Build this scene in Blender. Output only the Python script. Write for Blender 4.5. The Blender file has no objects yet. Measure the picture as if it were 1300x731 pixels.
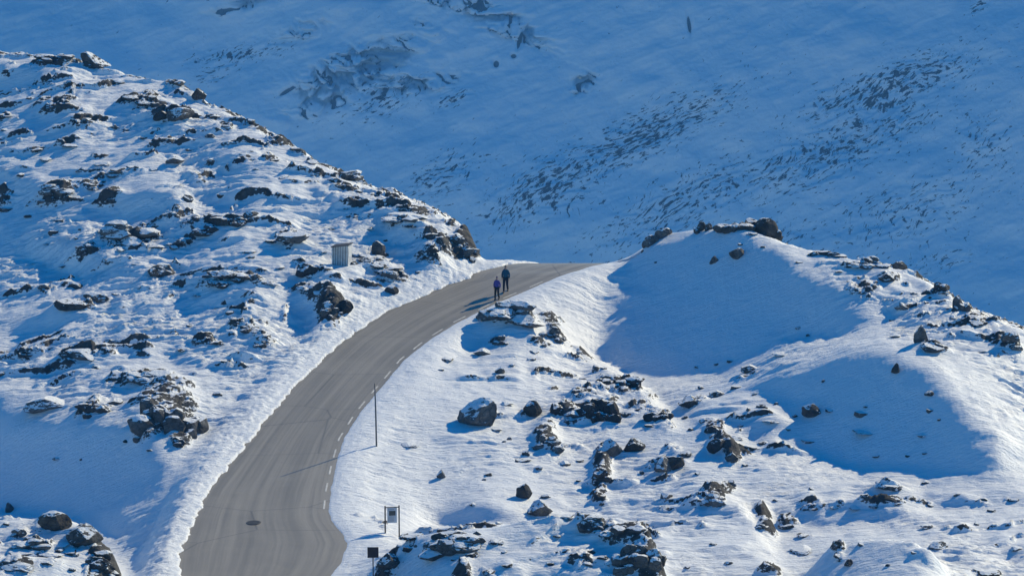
import bpy, bmesh, math, random
import numpy as np
from mathutils import Vector, Matrix, noise as mnoise

random.seed(7)
R = math.radians
scene = bpy.context.scene
COL = scene.collection

# ------------------------------------------------------------------ camera model
FPX = 3895.0                       # focal length in photograph pixels
CU, CV = 650.0, 365.5
PITCH = R(12.0)
CAMZ = 60.0
cp, sp = math.cos(PITCH), math.sin(PITCH)
SUN_AZ, SUN_EL = R(42.0), R(27.7)  # sun stands behind and to the right
SUN_TO = np.array([math.sin(SUN_AZ) * math.cos(SUN_EL), math.cos(SUN_AZ) * math.cos(SUN_EL), math.sin(SUN_EL)])


def world(u, v, D):
    a = (u - CU) / FPX * D
    w = (CV - v) / FPX * D
    return a, D * cp + w * sp, CAMZ - D * sp + w * cp


def project(x, y, z):
    dz = z - CAMZ
    D = y * cp - dz * sp
    w = y * sp + dz * cp
    D = np.maximum(D, 1.0)
    return CU + x / D * FPX, CV - w / D * FPX, D


# ------------------------------------------------------------------ noise
def _grad(ix, iy, seed):
    h = (ix.astype(np.int64) * 374761393 + iy.astype(np.int64) * 668265263 + seed * 974711) & 0x7fffffff
    h = ((h ^ (h >> 13)) * 1274126177) & 0x7fffffff
    h = h ^ (h >> 16)
    a = (h & 0xffff) * (2 * np.pi / 65536.0)
    return np.cos(a).astype(np.float32), np.sin(a).astype(np.float32)


def perlin(x, y, seed=0):
    x = np.asarray(x, np.float32); y = np.asarray(y, np.float32)
    x0 = np.floor(x); y0 = np.floor(y)
    fx = x - x0; fy = y - y0
    ix = x0.astype(np.int64); iy = y0.astype(np.int64)
    u = fx * fx * fx * (fx * (fx * 6 - 15) + 10)
    v = fy * fy * fy * (fy * (fy * 6 - 15) + 10)
    gx, gy = _grad(ix, iy, seed); n00 = gx * fx + gy * fy
    gx, gy = _grad(ix + 1, iy, seed); n10 = gx * (fx - 1) + gy * fy
    gx, gy = _grad(ix, iy + 1, seed); n01 = gx * fx + gy * (fy - 1)
    gx, gy = _grad(ix + 1, iy + 1, seed); n11 = gx * (fx - 1) + gy * (fy - 1)
    a = n00 + u * (n10 - n00); b = n01 + u * (n11 - n01)
    return (a + v * (b - a)) * 1.5


def fbm(x, y, seed=0, octs=4, gain=.5, lac=2.03):
    s = 0; a = 1.0; t = 0
    for o in range(octs):
        s = s + a * perlin(x, y, seed + o * 17); t += a
        a *= gain; x = x * lac; y = y * lac
    return s / t


def ridged(x, y, seed=0, octs=3, gain=.5):
    s = 0; a = 1.0; t = 0
    for o in range(octs):
        s = s + a * (1 - np.abs(perlin(x, y, seed + o * 31)) * 1.6); t += a
        a *= gain; x = x * 2.1; y = y * 2.1
    return s / t


def sstep(a, b, x):
    t = np.clip((x - a) / (b - a), 0, 1)
    return t * t * (3 - 2 * t)


def blur(a, n, passes=3):
    if n < 1: return a
    for _ in range(passes):
        for ax in (0, 1):
            p = np.concatenate([np.repeat(np.take(a, [0], ax), n, ax), a, np.repeat(np.take(a, [-1], ax), n + 1, ax)], ax)
            c = np.cumsum(p, ax, dtype=np.float64)
            c = np.concatenate([np.zeros_like(np.take(c, [0], ax)), c], ax)
            m = a.shape[ax]; k = 2 * n + 1
            if ax == 0: a = (c[k:k + m] - c[:m]) / k
            else: a = (c[:, k:k + m] - c[:, :m]) / k
    return a


def inpoly(U, V, poly):
    ins = np.zeros(U.shape, bool)
    n = len(poly)
    for i in range(n):
        x1, y1 = poly[i]; x2, y2 = poly[(i + 1) % n]
        if y1 == y2: continue
        c = ((y1 > V) != (y2 > V)) & (U < (x2 - x1) * (V - y1) / (y2 - y1) + x1)
        ins ^= c
    return ins


# ------------------------------------------------------------------ what the land looks like (survey sketch in view angles)
SKYLINE = [(-170, 40), (-60, 55), (0, 69), (40, 70), (80, 73), (110, 80), (140, 90), (175, 98), (215, 102), (250, 119), (262, 132),
           (290, 142), (320, 157), (350, 174), (380, 192), (410, 210), (445, 228), (480, 237), (520, 251), (555, 266),
           (580, 281), (597, 298), (605, 318), (609, 336), (620, 337), (633, 336), (745, 336), (775, 331), (800, 322),
           (815, 312), (850, 292), (885, 288), (930, 286), (965, 292), (1000, 306), (1060, 323), (1120, 334),
           (1160, 347), (1200, 371), (1250, 400), (1300, 417), (1380, 450), (1470, 485)]
ROAD_L = [(150, 1000), (190, 860), (212, 790), (228, 731), (232, 695), (249, 655), (266, 621), (293, 588), (333, 538), (376, 488), (433, 434),
          (493, 394), (536, 376), (571, 361), (598, 353), (600, 347), (612, 342), (633, 335.5)]
ROAD_R = [(500, 1000), (450, 860), (425, 770), (416, 735), (432, 715), (441, 690), (434, 677), (421, 661), (417, 648), (420, 621), (427, 588),
          (436, 557), (456, 525), (474, 503), (488, 487), (513, 457), (546, 431), (580, 410), (630, 385), (666, 370), (710, 351), (750, 335.5)]
SHADE_HILL = [(868, 294), (925, 292), (985, 306), (1008, 330), (1012, 347), (1055, 357), (1085, 378), (1115, 405), (1105, 416), (1000, 428), (930, 463),
              (880, 482), (800, 472), (760, 466), (746, 440), (770, 410), (800, 378), (796, 345), (815, 320), (850, 298)]
SHADE_BOWL = [(955, 495), (1010, 470), (1100, 440), (1165, 450), (1185, 478), (1222, 508), (1248, 560), (1262, 600), (1150, 592), (1060, 592), (1035, 560), (1010, 530)]
SHADE_KNOLL = [(1042, 692), (1060, 684), (1100, 680), (1140, 682), (1185, 693), (1180, 720), (1160, 790), (1045, 790)]
SHADE_LEFT = [(-170, 480), (0, 500), (36, 538), (110, 540), (165, 535), (200, 560), (205, 596), (150, 625), (128, 640), (160, 665), (164, 682), (140, 690), (110, 660), (0, 648), (-170, 650)]
SHADE_TOP = [(-170, 70), (0, 84), (70, 90), (84, 100), (55, 108), (30, 120), (-170, 140)]
SHADE_MID = [(-170, 205), (0, 208), (24, 222), (60, 235), (62, 250), (30, 256), (-170, 260)]
SHADE_SMALL = [
    [(43, 257), (130, 262), (140, 247), (230, 247), (217, 271), (173, 277), (110, 274)], [(37, 317), (67, 304), (133, 314), (160, 331), (117, 347), (67, 354), (57, 341)],
    [(190, 294), (220, 287), (300, 300), (317, 307), (233, 311)], [(157, 347), (183, 341), (217, 344), (167, 359)], [(7, 424), (50, 404), (83, 391), (133, 382), (93, 411), (43, 429)],
    [(233, 384), (290, 372), (333, 377), (267, 394)], [(353, 377), (393, 374), (403, 417), (367, 411)], [(217, 451), (260, 441), (300, 444), (233, 459)], [(27, 457), (80, 462), (67, 471), (30, 473)],
    [(363, 354), (427, 353), (400, 367)], [(37, 143), (73, 137), (110, 143), (60, 154)], [(140, 142), (187, 133), (200, 153), (160, 158)], [(247, 202), (300, 197), (367, 207), (300, 218)],
    [(500, 302), (553, 287), (546, 311), (520, 319)], [(585, 442), (605, 415), (640, 412), (690, 420), (650, 432), (610, 438)], [(533, 655), (600, 641), (665, 645), (640, 662), (590, 672), (556, 674)],
    [(940, 631), (963, 648), (966, 690), (950, 678)], [(1108, 624), (1130, 617), (1150, 623), (1112, 635)], [(1013, 653), (1053, 648), (1133, 643), (1166, 645), (1160, 656), (1066, 663), (1026, 666)],
    [(1163, 637), (1233, 628), (1320, 624), (1320, 637), (1233, 645), (1183, 646)], [(1270, 702), (1320, 695), (1320, 710), (1268, 714)], [(946, 541), (996, 528), (996, 555), (976, 568), (953, 561)],
    [(540, 580), (560, 556), (598, 545), (585, 570)], [(735, 600), (752, 585), (752, 625), (738, 632)], [(0, 300), (30, 296), (22, 312), (0, 316)], [(250, 250), (290, 244), (330, 250), (270, 262)]]
CUTS = [[(752, 455), (775, 466), (805, 482), (835, 512), (862, 548), (872, 570)],
        [(905, 612), (945, 640), (968, 672), (980, 700), (988, 731), (995, 800)],
        [(486, 712), (505, 694), (535, 673), (600, 668), (645, 666), (690, 653), (740, 654), (800, 662), (835, 684), (848, 715), (856, 760), (860, 860)],
        [(-172, 640), (0, 652), (60, 654), (90, 660), (118, 674), (132, 698), (168, 735), (190, 790)],
        [(1030, 731), (1036, 700), (1062, 681), (1100, 676), (1150, 680), (1192, 694), (1200, 720)]]

STEP = 4
gu = np.arange(-168, 1468 + 1, STEP, dtype=np.float64); gv = np.arange(24, 900 + 1, STEP, dtype=np.float64)
GU, GV = np.meshgrid(gu, gv)
NY, NX = GU.shape
sky_v = np.interp(gu, [p[0] for p in SKYLINE], [p[1] for p in SKYLINE])
MASK = GV > sky_v[None, :] - 2
ROADPOLY = ROAD_L + ROAD_R[::-1]


def F_road(v):
    return 205.0 * np.exp(-3.0 * (v - 375.0) / FPX)


# slope targets: a = change of distance per metre to the right, b = per metre up
A = np.zeros((NY, NX)); B = np.full((NY, NX), 3.0)


# the wind frays every drift edge into long level fingers
WU = GU + 85 * fbm(GU / 150, GV / 17, 301, 3) * (.25 + .75 * sstep(-.25, .2, fbm(GU / 160, GV / 60, 303, 2))) + 16 * fbm(GU / 40, GV / 30, 305, 2)
WV = GV + 9 * fbm(GU / 45, GV / 25, 309, 2)


def region(poly, a, b):
    m = inpoly(WU, WV, poly)
    A[m] = a; B[m] = b


region([(-170, 20), (620, 20), (620, 336), (530, 375), (420, 440), (330, 530), (240, 640), (-170, 640)], .3, 2.1)
region([(520, 240), (620, 240), (612, 345), (560, 350), (540, 300)], 1.6, 1.4)            # rounded end of the left hill
region([(-170, 30), (300, 30), (620, 300), (560, 300), (250, 160), (-170, 130)], .5, 3.2)  # towards the crest it lies back
region([(790, 280), (1470, 280), (1470, 640), (900, 620), (760, 480)], -.2, 3.4)
region([(1010, 300), (1160, 330), (1320, 410), (1470, 470), (1470, 620), (1250, 600), (1190, 480), (1120, 400)], .7, 2.2)
region([(830, 486), (925, 466), (1000, 432), (1125, 408), (1200, 440), (1100, 442), (1010, 470), (950, 492), (900, 510)], .9, 7.0)
region([(600, 395), (745, 335), (790, 335), (795, 375), (740, 440), (700, 400)], -.35, 2.6)  # bank above the road
region([(590, 405), (700, 395), (735, 425), (800, 482), (862, 550), (872, 600), (700, 640), (540, 640), (470, 560)], .25, 2.4)
region([(870, 590), (1470, 600), (1470, 900), (990, 800), (960, 680)], -.1, 3.6)
region([(490, 690), (690, 655), (850, 700), (870, 900), (480, 900)], .15, 1.7)
region([(-170, 655), (60, 658), (165, 735), (190, 900), (-170, 900)], .2, 1.8)
region(SHADE_HILL, -.95, 1.5)
region(SHADE_BOWL, -.95, 1.4)
region(SHADE_KNOLL, -.8, 1.5)
region(SHADE_LEFT, -1.0, 1.1)
region(SHADE_TOP, -1.1, 1.1)
region(SHADE_MID, -1.1, 1.1)
for pl in SHADE_SMALL: region(pl, -1.1, .7)
A = blur(A, 1, 2); B = blur(B, 1, 2)

wx = (MASK[:, 1:] & MASK[:, :-1]).astype(float)
wy = (MASK[1:, :] & MASK[:-1, :]).astype(float)

shade_m = np.zeros((NY, NX), bool)
for pl in (SHADE_HILL, SHADE_BOWL, SHADE_KNOLL, SHADE_LEFT, SHADE_TOP, SHADE_MID, *SHADE_SMALL): shade_m |= inpoly(WU, WV, pl)
wx *= 1 + 7.0 * (shade_m[:, 1:] & shade_m[:, :-1]); wy *= 1 + 7.0 * (shade_m[1:] & shade_m[:-1])


def cut(poly):
    for (x1, y1), (x2, y2) in zip(poly[:-1], poly[1:]):
        def cross(ax, ay, bx, by):
            d1 = (x2 - x1) * (ay - y1) - (y2 - y1) * (ax - x1); d2 = (x2 - x1) * (by - y1) - (y2 - y1) * (bx - x1)
            d3 = (bx - ax) * (y1 - ay) - (by - ay) * (x1 - ax); d4 = (bx - ax) * (y2 - ay) - (by - ay) * (x2 - ax)
            return (d1 * d2 <= 0) & (d3 * d4 <= 0)
        wx[cross(GU[:, :-1], GV[:, :-1], GU[:, 1:], GV[:, 1:])] *= .0
        wy[cross(GU[:-1], GV[:-1], GU[1:], GV[1:])] *= .0


for c in CUTS: cut(c)
tx = .5 * (A[:, 1:] + A[:, :-1]) * STEP / FPX
ty = -.5 * (B[1:] + B[:-1]) * STEP / FPX
LA = np.log(F_road(GV))
road_m = inpoly(GU, GV, ROADPOLY)
WA = np.where(road_m & MASK, 3.0, 0.0)
# a few levels the eye can judge: the flat on the right lies behind the knolls, the near knolls stand closer
flat = inpoly(GU, GV, [(900, 590), (1440, 610), (1440, 640), (990, 640)])
WA[flat] = .02; LA = np.where(flat, np.log(F_road(GV) + 3.0), LA)
near1 = inpoly(GU, GV, [(560, 680), (830, 690), (840, 731), (540, 731)])
WA[near1] = .05; LA = np.where(near1, np.log(F_road(GV) - 9.0), LA)
near2 = inpoly(GU, GV, [(-160, 670), (60, 670), (130, 731), (-160, 760)])
WA[near2] = .05; LA = np.where(near2, np.log(F_road(GV) - 14.0), LA)
near3 = inpoly(GU, GV, [(1045, 690), (1190, 700), (1190, 740), (1045, 740)])
WA[near3] = .05; LA = np.where(near3, np.log(F_road(GV) - 3.5), LA)
WS = .25


def apply(L):
    dx = wx * (L[:, 1:] - L[:, :-1]); dy = wy * (L[1:] - L[:-1])
    o = WA * L
    o[:, 1:] += dx; o[:, :-1] -= dx; o[1:] += dy; o[:-1] -= dy
    lap = np.zeros_like(L)
    lap[:, 1:] += dx; lap[:, :-1] -= dx; lap[1:] += dy; lap[:-1] -= dy
    l2x = wx * (lap[:, 1:] - lap[:, :-1]); l2y = wy * (lap[1:] - lap[:-1])
    q = np.zeros_like(L)
    q[:, 1:] += l2x; q[:, :-1] -= l2x; q[1:] += l2y; q[:-1] -= l2y
    o += WS * q
    return o + np.where(MASK, 0, L)


rhs = WA * LA
rhs[:, 1:] += wx * tx; rhs[:, :-1] -= wx * tx; rhs[1:] += wy * ty; rhs[:-1] -= wy * ty
rhs = np.where(MASK, rhs, np.log(F_road(GV)))
L = np.log(F_road(GV))
r = rhs - apply(L); p_ = r.copy(); rs = (r * r).sum()
for it in range(1500):
    Ap = apply(p_); al = rs / max((p_ * Ap).sum(), 1e-30)
    L += al * p_; r -= al * Ap; rn = (r * r).sum()
    if rn < 1e-13: break
    p_ = r + rn / rs * p_; rs = rn
DEPTH = np.exp(L)

# ------------------------------------------------------------------ from view angles to a height field over the ground
CELL = .3
bx = np.arange(-62, 62 + CELL, CELL); by = np.arange(128, 335 + CELL, CELL)
acc = np.zeros((len(by), len(bx))); cnt = np.zeros_like(acc)
ok = np.zeros((NY - 1, NX - 1), bool)
ok[:] = (wx[:-1] > 0) & (wx[1:] > 0) & (wy[:, :-1] > 0) & (wy[:, 1:] > 0)
SUB = 4
for i in range(SUB):
    for j in range(SUB):
        fy, fx = (i + .5) / SUB, (j + .5) / SUB
        d = (L[:-1, :-1] * (1 - fx) + L[:-1, 1:] * fx) * (1 - fy) + (L[1:, :-1] * (1 - fx) + L[1:, 1:] * fx) * fy
        uu = GU[:-1, :-1] + fx * STEP; vv = GV[:-1, :-1] + fy * STEP
        X, Y, Z = world(uu[ok], vv[ok], np.exp(d[ok]))
        ix = np.round((X - bx[0]) / CELL).astype(int); iy = np.round((Y - by[0]) / CELL).astype(int)
        g = (ix >= 0) & (ix < len(bx)) & (iy >= 0) & (iy < len(by))
        np.add.at(acc, (iy[g], ix[g]), Z[g]); np.add.at(cnt, (iy[g], ix[g]), 1)
known = cnt > 0
HB = np.where(known, acc / np.maximum(cnt, 1), 0)
known[-1, :] = True; HB[-1, :] = CAMZ - 100


def fill(h, k):
    """membrane through the unseen ground: coarse to fine, then relax"""
    if min(h.shape) > 8 and not k.all():
        a, b = h.shape
        h2 = np.zeros(((a + 1) // 2, (b + 1) // 2)); c2 = np.zeros_like(h2)
        for i in (0, 1):
            for j in (0, 1):
                hh = (h * k)[i::2, j::2]; kk = k[i::2, j::2]
                h2[:hh.shape[0], :hh.shape[1]] += hh; c2[:hh.shape[0], :hh.shape[1]] += kk
        k2 = c2 > 0
        f2 = fill(np.where(k2, h2 / np.maximum(c2, 1), 0), k2)
        up = np.repeat(np.repeat(f2, 2, 0), 2, 1)[:a, :b]
        h = np.where(k, h, up)
    for _ in range(60):
        p = np.pad(h, 1, mode='edge')
        h = np.where(k, h, .25 * (p[:-2, 1:-1] + p[2:, 1:-1] + p[1:-1, :-2] + p[1:-1, 2:]))
    return h


HB = fill(HB, known)
# ground hidden behind a crest stays below the line of sight over that crest
BX, BY = np.meshgrid(bx, by)
_u, _v, _ = project(BX, BY, HB)
_sv = np.interp(_u, gu, sky_v) + 5
_q = (CV - _sv) / FPX
_zmax = CAMZ + BY * (_q * cp - sp) / (cp + _q * sp)
HB = np.where(~known & (_v < _sv), np.minimum(HB, _zmax), HB)
HB = blur(HB, 1, 2)


def base_h(x, y):
    xc = np.clip(x, bx[0], bx[-1] - CELL * 1.01); yc = np.clip(y, by[0], by[-1] - CELL * 1.01)
    fx = (xc - bx[0]) / CELL; fy = (yc - by[0]) / CELL
    ix = fx.astype(int); iy = fy.astype(int); fx = fx - ix; fy = fy - iy
    fx = fx * fx * (3 - 2 * fx) * .5 + fx * .5; fy = fy * fy * (3 - 2 * fy) * .5 + fy * .5
    h = (HB[iy, ix] * (1 - fx) + HB[iy, ix + 1] * fx) * (1 - fy) + (HB[iy + 1, ix] * (1 - fx) + HB[iy + 1, ix + 1] * fx) * fy
    d = np.hypot(x - xc, y - yc)
    return h - .28 * d


def painted(polys, soft=2):
    m = np.zeros((NY, NX))
    for pl, val in polys: m[inpoly(GU, GV, pl)] = val
    return blur(m, soft, 2)


def sample_map(m, u, v):
    fu = np.clip((u - gu[0]) / STEP, 0, NX - 1.01); fv = np.clip((v - gv[0]) / STEP, 0, NY - 1.01)
    i = fv.astype(int); j = fu.astype(int); a = fu - j; b = fv - i
    return (m[i, j] * (1 - a) + m[i, j + 1] * a) * (1 - b) + (m[i + 1, j] * (1 - a) + m[i + 1, j + 1] * a) * b

# ------------------------------------------------------------------ node helpers
def new_mat(name):
    m = bpy.data.materials.new(name); m.use_nodes = True
    nt = m.node_tree
    b = nt.nodes['Principled BSDF']
    return m, nt, b


def node(nt, typ, ins=None, **props):
    n = nt.nodes.new(typ)
    for k, v in props.items(): setattr(n, k, v)
    for k, v in (ins or {}).items():
        s = n.inputs[k]
        if hasattr(v, 'is_output') or isinstance(v, bpy.types.NodeSocket): nt.links.new(v, s)
        else: s.default_value = v
    return n


def ramp(nt, fac, stops, interp='LINEAR'):
    n = nt.nodes.new('ShaderNodeValToRGB'); cr = n.color_ramp; cr.interpolation = interp
    while len(cr.elements) < len(stops): cr.elements.new(.5)
    for e, (p, c) in zip(cr.elements, stops):
        e.position = p; e.color = (c, c, c, 1) if isinstance(c, (int, float)) else (*c, 1)
    nt.links.new(fac, n.inputs['Fac'])
    return n.outputs['Color']


def mixc(nt, fac, a, b):
    n = nt.nodes.new('ShaderNodeMix'); n.data_type = 'RGBA'
    for s, v in ((n.inputs[0], fac), (n.inputs[6], a), (n.inputs[7], b)):
        if isinstance(v, bpy.types.NodeSocket): nt.links.new(v, s)
        elif isinstance(v, (int, float)): s.default_value = v
        else: s.default_value = (*v, 1)
    return n.outputs[2]


def mth(nt, op, a, b=None, c=None):
    n = nt.nodes.new('ShaderNodeMath'); n.operation = op
    for s, v in zip(n.inputs, (a, b, c)):
        if v is None: continue
        if isinstance(v, bpy.types.NodeSocket): nt.links.new(v, s)
        else: s.default_value = v
    return n.outputs[0]


def noise(nt, vec, scale, detail=4, rough=.55, **k):
    n = node(nt, 'ShaderNodeTexNoise', {'Scale': scale, 'Detail': detail, 'Roughness': rough}, **k)
    if vec is not None: nt.links.new(vec, n.inputs['Vector'])
    return n.outputs['Fac']


def mapping(nt, vec, scale=(1, 1, 1), rot=(0, 0, 0), loc=(0, 0, 0)):
    return node(nt, 'ShaderNodeMapping', {'Vector': vec, 'Scale': scale, 'Rotation': rot, 'Location': loc}).outputs['Vector']


def bump(nt, h, strength, dist, normal=None):
    n = node(nt, 'ShaderNodeBump', {'Height': h, 'Strength': strength, 'Distance': dist})
    if normal is not None: nt.links.new(normal, n.inputs['Normal'])
    return n.outputs['Normal']


SNOW = (.80, .83, .86)
ROCK_D, ROCK_M, ROCK_B = (.034, .035, .037), (.115, .115, .115), (.095, .080, .062)


def rock_colour(nt, vec):
    n1 = noise(nt, vec, 1.6, 6, .62); n2 = noise(nt, vec, 7.0, 4, .6)
    c = mixc(nt, ramp(nt, n1, [(.35, 0), (.68, 1)]), ROCK_D, ROCK_M)
    c = mixc(nt, ramp(nt, n2, [(.52, 0), (.72, .7)]), c, ROCK_B)
    return c


# snow ground: snow over bedrock, bare where the wind has swept it (vertex attribute "bare")
def snow_material():
    m, nt, b = new_mat('wind_packed_snow')
    geo = node(nt, 'ShaderNodeNewGeometry'); pos = geo.outputs['Position']
    bare = node(nt, 'ShaderNodeAttribute', attribute_name='bare').outputs['Fac']
    n1 = noise(nt, mapping(nt, pos, (1.0, 1.4, 2.2), (0, 0, .15)), 3.2, 5, .65)
    f = mth(nt, 'ADD', bare, mth(nt, 'MULTIPLY', mth(nt, 'SUBTRACT', n1, .5), 1.1))
    nz = node(nt, 'ShaderNodeSeparateXYZ', {0: geo.outputs['Normal']}).outputs['Z']
    f = mth(nt, 'SUBTRACT', f, ramp(nt, nz, [(.80, 0), (.97, .42)]))
    f = ramp(nt, f, [(.40, 0), (.47, 1)])
    rc = rock_colour(nt, pos)
    big = noise(nt, pos, .35, 3, .5)
    sc = mixc(nt, ramp(nt, big, [(.3, 0), (.7, 1)]), (.77, .80, .84), SNOW)
    grit = noise(nt, pos, 16, 3, .6)
    sc = mixc(nt, ramp(nt, grit, [(.62, 0), (.78, .25)]), sc, (.55, .55, .54))
    col = mixc(nt, f, sc, rc)
    nt.links.new(col, b.inputs['Base Color'])
    rough = mth(nt, 'ADD', .55, mth(nt, 'MULTIPLY', f, .3)); nt.links.new(rough, b.inputs['Roughness'])
    b.inputs['Specular IOR Level'].default_value = .25
    st = mapping(nt, pos, (.9, 3.6, 2.0), (0, 0, -.12))
    h1 = noise(nt, st, 1.9, 4, .6)
    h2 = noise(nt, pos, 8.0, 6, .72)
    hr = noise(nt, pos, 5.0, 6, .7)
    bs = bump(nt, h1, .85, .11); bs = bump(nt, h2, .8, .05, bs)
    br = bump(nt, hr, 1.0, .22)
    nm = nt.nodes.new('ShaderNodeMix'); nm.data_type = 'VECTOR'
    nt.links.new(f, nm.inputs[0]); nt.links.new(bs, nm.inputs[4]); nt.links.new(br, nm.inputs[5])
    nt.links.new(nm.outputs[1], b.inputs['Normal'])
    return m


# ------------------------------------------------------------------ road in the ground plan
def densify(pts, step=6.0):
    out = []
    for (x1, y1), (x2, y2) in zip(pts[:-1], pts[1:]):
        n = max(1, int(math.hypot(x2 - x1, y2 - y1) / step))
        for i in range(n): out.append((x1 + (x2 - x1) * i / n, y1 + (y2 - y1) * i / n))
    return out + [pts[-1]]


def ground_line(px):
    u = np.array([p[0] for p in px], float); v = np.array([p[1] for p in px], float)
    x, y, z = world(u, v, F_road(v))
    return np.stack([x, y, z], 1)


RL = ground_line(ROAD_L); RR = ground_line(ROAD_R)
# beyond the crest the road runs on to the right and down the far side
far_dir = np.array([.62, .78])
RL = np.vstack([RL, [RL[-1] + np.array([far_dir[0] * t, far_dir[1] * t, -.004 * t * t]) for t in (8, 18, 30, 45)]])
RR = np.vstack([RR, [RR[-1] + np.array([far_dir[0] * t, far_dir[1] * t, -.004 * t * t]) for t in (8, 18, 30, 45)]])
ROADXY = np.vstack([RL[:, :2], RR[::-1, :2]])


def polyline_dist(x, y, P):
    d = np.full(x.shape, 1e9)
    for (x1, y1), (x2, y2) in zip(P[:-1, :2], P[1:, :2]):
        ex, ey = x2 - x1, y2 - y1
        t = np.clip(((x - x1) * ex + (y - y1) * ey) / (ex * ex + ey * ey + 1e-12), 0, 1)
        d = np.minimum(d, np.hypot(x - x1 - t * ex, y - y1 - t * ey))
    return d


# height of the road surface at a ground point: level across, a profile along the view
_vv = np.linspace(330, 1010, 400)
_x, _y, _z = world(np.full(400, CU), _vv, F_road(_vv))
_o = np.argsort(_y); PROF_Y, PROF_Z = _y[_o], _z[_o]
CREST_Y = world(CU, 335.5, F_road(335.5))[1]


def road_h(x, y):
    s = np.maximum(y - (CREST_Y - 1.0), 0)
    return np.interp(np.minimum(y, CREST_Y - 2.0), PROF_Y, PROF_Z) + s * .12 - np.minimum(s, 8) ** 2 * .05 - np.maximum(s - 8, 0) * .62


# ------------------------------------------------------------------ detailed ground
gx_f = np.arange(-46, 46.01, .11); gy_f = np.arange(139, 262, .115)
gx = np.concatenate([np.linspace(-420, -62, 14), np.linspace(-60, -46.5, 28), gx_f, np.linspace(46.5, 60, 28), np.linspace(62, 420, 14)])
gy = np.concatenate([np.linspace(-40, 126, 20), np.linspace(128, 138.7, 22), gy_f, np.linspace(262.5, 340, 100), np.linspace(345, 640, 18)])
TX, TY = np.meshgrid(gx, gy)
H0 = base_h(TX, TY)
U0, V0, _ = project(TX, TY, H0)
inf = (TX > -62) & (TX < 62) & (TY > 128) & (TY < 300)

inside = inpoly(TX, TY, [tuple(p) for p in ROADXY])
near = (TX > -30) & (TX < 50) & (TY < 270) & (TY > 120)
dL = np.full(TX.shape, 99.0); dR = np.full(TX.shape, 99.0)
dL[near] = polyline_dist(TX[near], TY[near], RL); dR[near] = polyline_dist(TX[near], TY[near], RR)
dE = np.minimum(dL, dR)
sd = np.where(inside, -dE, dE)                      # signed distance to the asphalt's edge

# how strongly wind-carved, how lumpy (ploughed), how bare each stretch of ground is
M_carve = painted([([(-170, 0), (1470, 0), (1470, 900), (-170, 900)], .55),
                   ([(-170, 30), (620, 260), (620, 345), (520, 375), (420, 440), (320, 540), (180, 520), (-170, 560)], 1.0),
                   ([(1000, 300), (1470, 460), (1470, 620), (1250, 600), (1190, 480), (920, 472), (1110, 405)], 1.0),
                   ([(880, 600), (1470, 600), (1470, 760), (1000, 760)], .7),
                   (SHADE_HILL, .12), (SHADE_BOWL, .12), (SHADE_LEFT, .15), (SHADE_KNOLL, .2), (SHADE_TOP, .2),
                   ([(440, 560), (540, 470), (690, 400), (790, 340), (795, 375), (740, 440), (560, 600), (520, 680), (440, 731)], .3)], 3)
M_speck = painted([([(-170, 30), (620, 260), (620, 345), (520, 365), (420, 420), (300, 480), (-170, 560)], .62),
                   ([(-170, 30), (140, 70), (300, 140), (610, 300), (610, 345), (540, 340), (420, 260), (250, 190), (-170, 150)], .8),
                   ([(590, 400), (735, 420), (860, 545), (880, 600), (990, 720), (700, 650), (560, 480)], .5),
                   ([(1000, 305), (1160, 340), (1320, 410), (1320, 450), (1200, 440), (1110, 405), (1050, 350)], .85),
                   ([(860, 480), (960, 490), (1040, 590), (900, 600)], .6),
                   ([(480, 670), (850, 650), (850, 900), (480, 900)], .6), ([(-170, 650), (170, 740), (190, 900), (-170, 900)], .8),
                   ([(1020, 600), (1470, 600), (1470, 731), (1200, 731), (1000, 660)], .45),
                   (SHADE_HILL, .06), (SHADE_BOWL, .12), (SHADE_LEFT, .1),
                   ([(430, 560), (560, 560), (560, 640), (520, 676), (515, 690), (480, 720), (430, 760)], .0)], 3)
carve = np.where(inf, sample_map(M_carve, U0, V0), .5)
speck = np.where(inf, sample_map(M_speck, U0, V0), .3)
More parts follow.
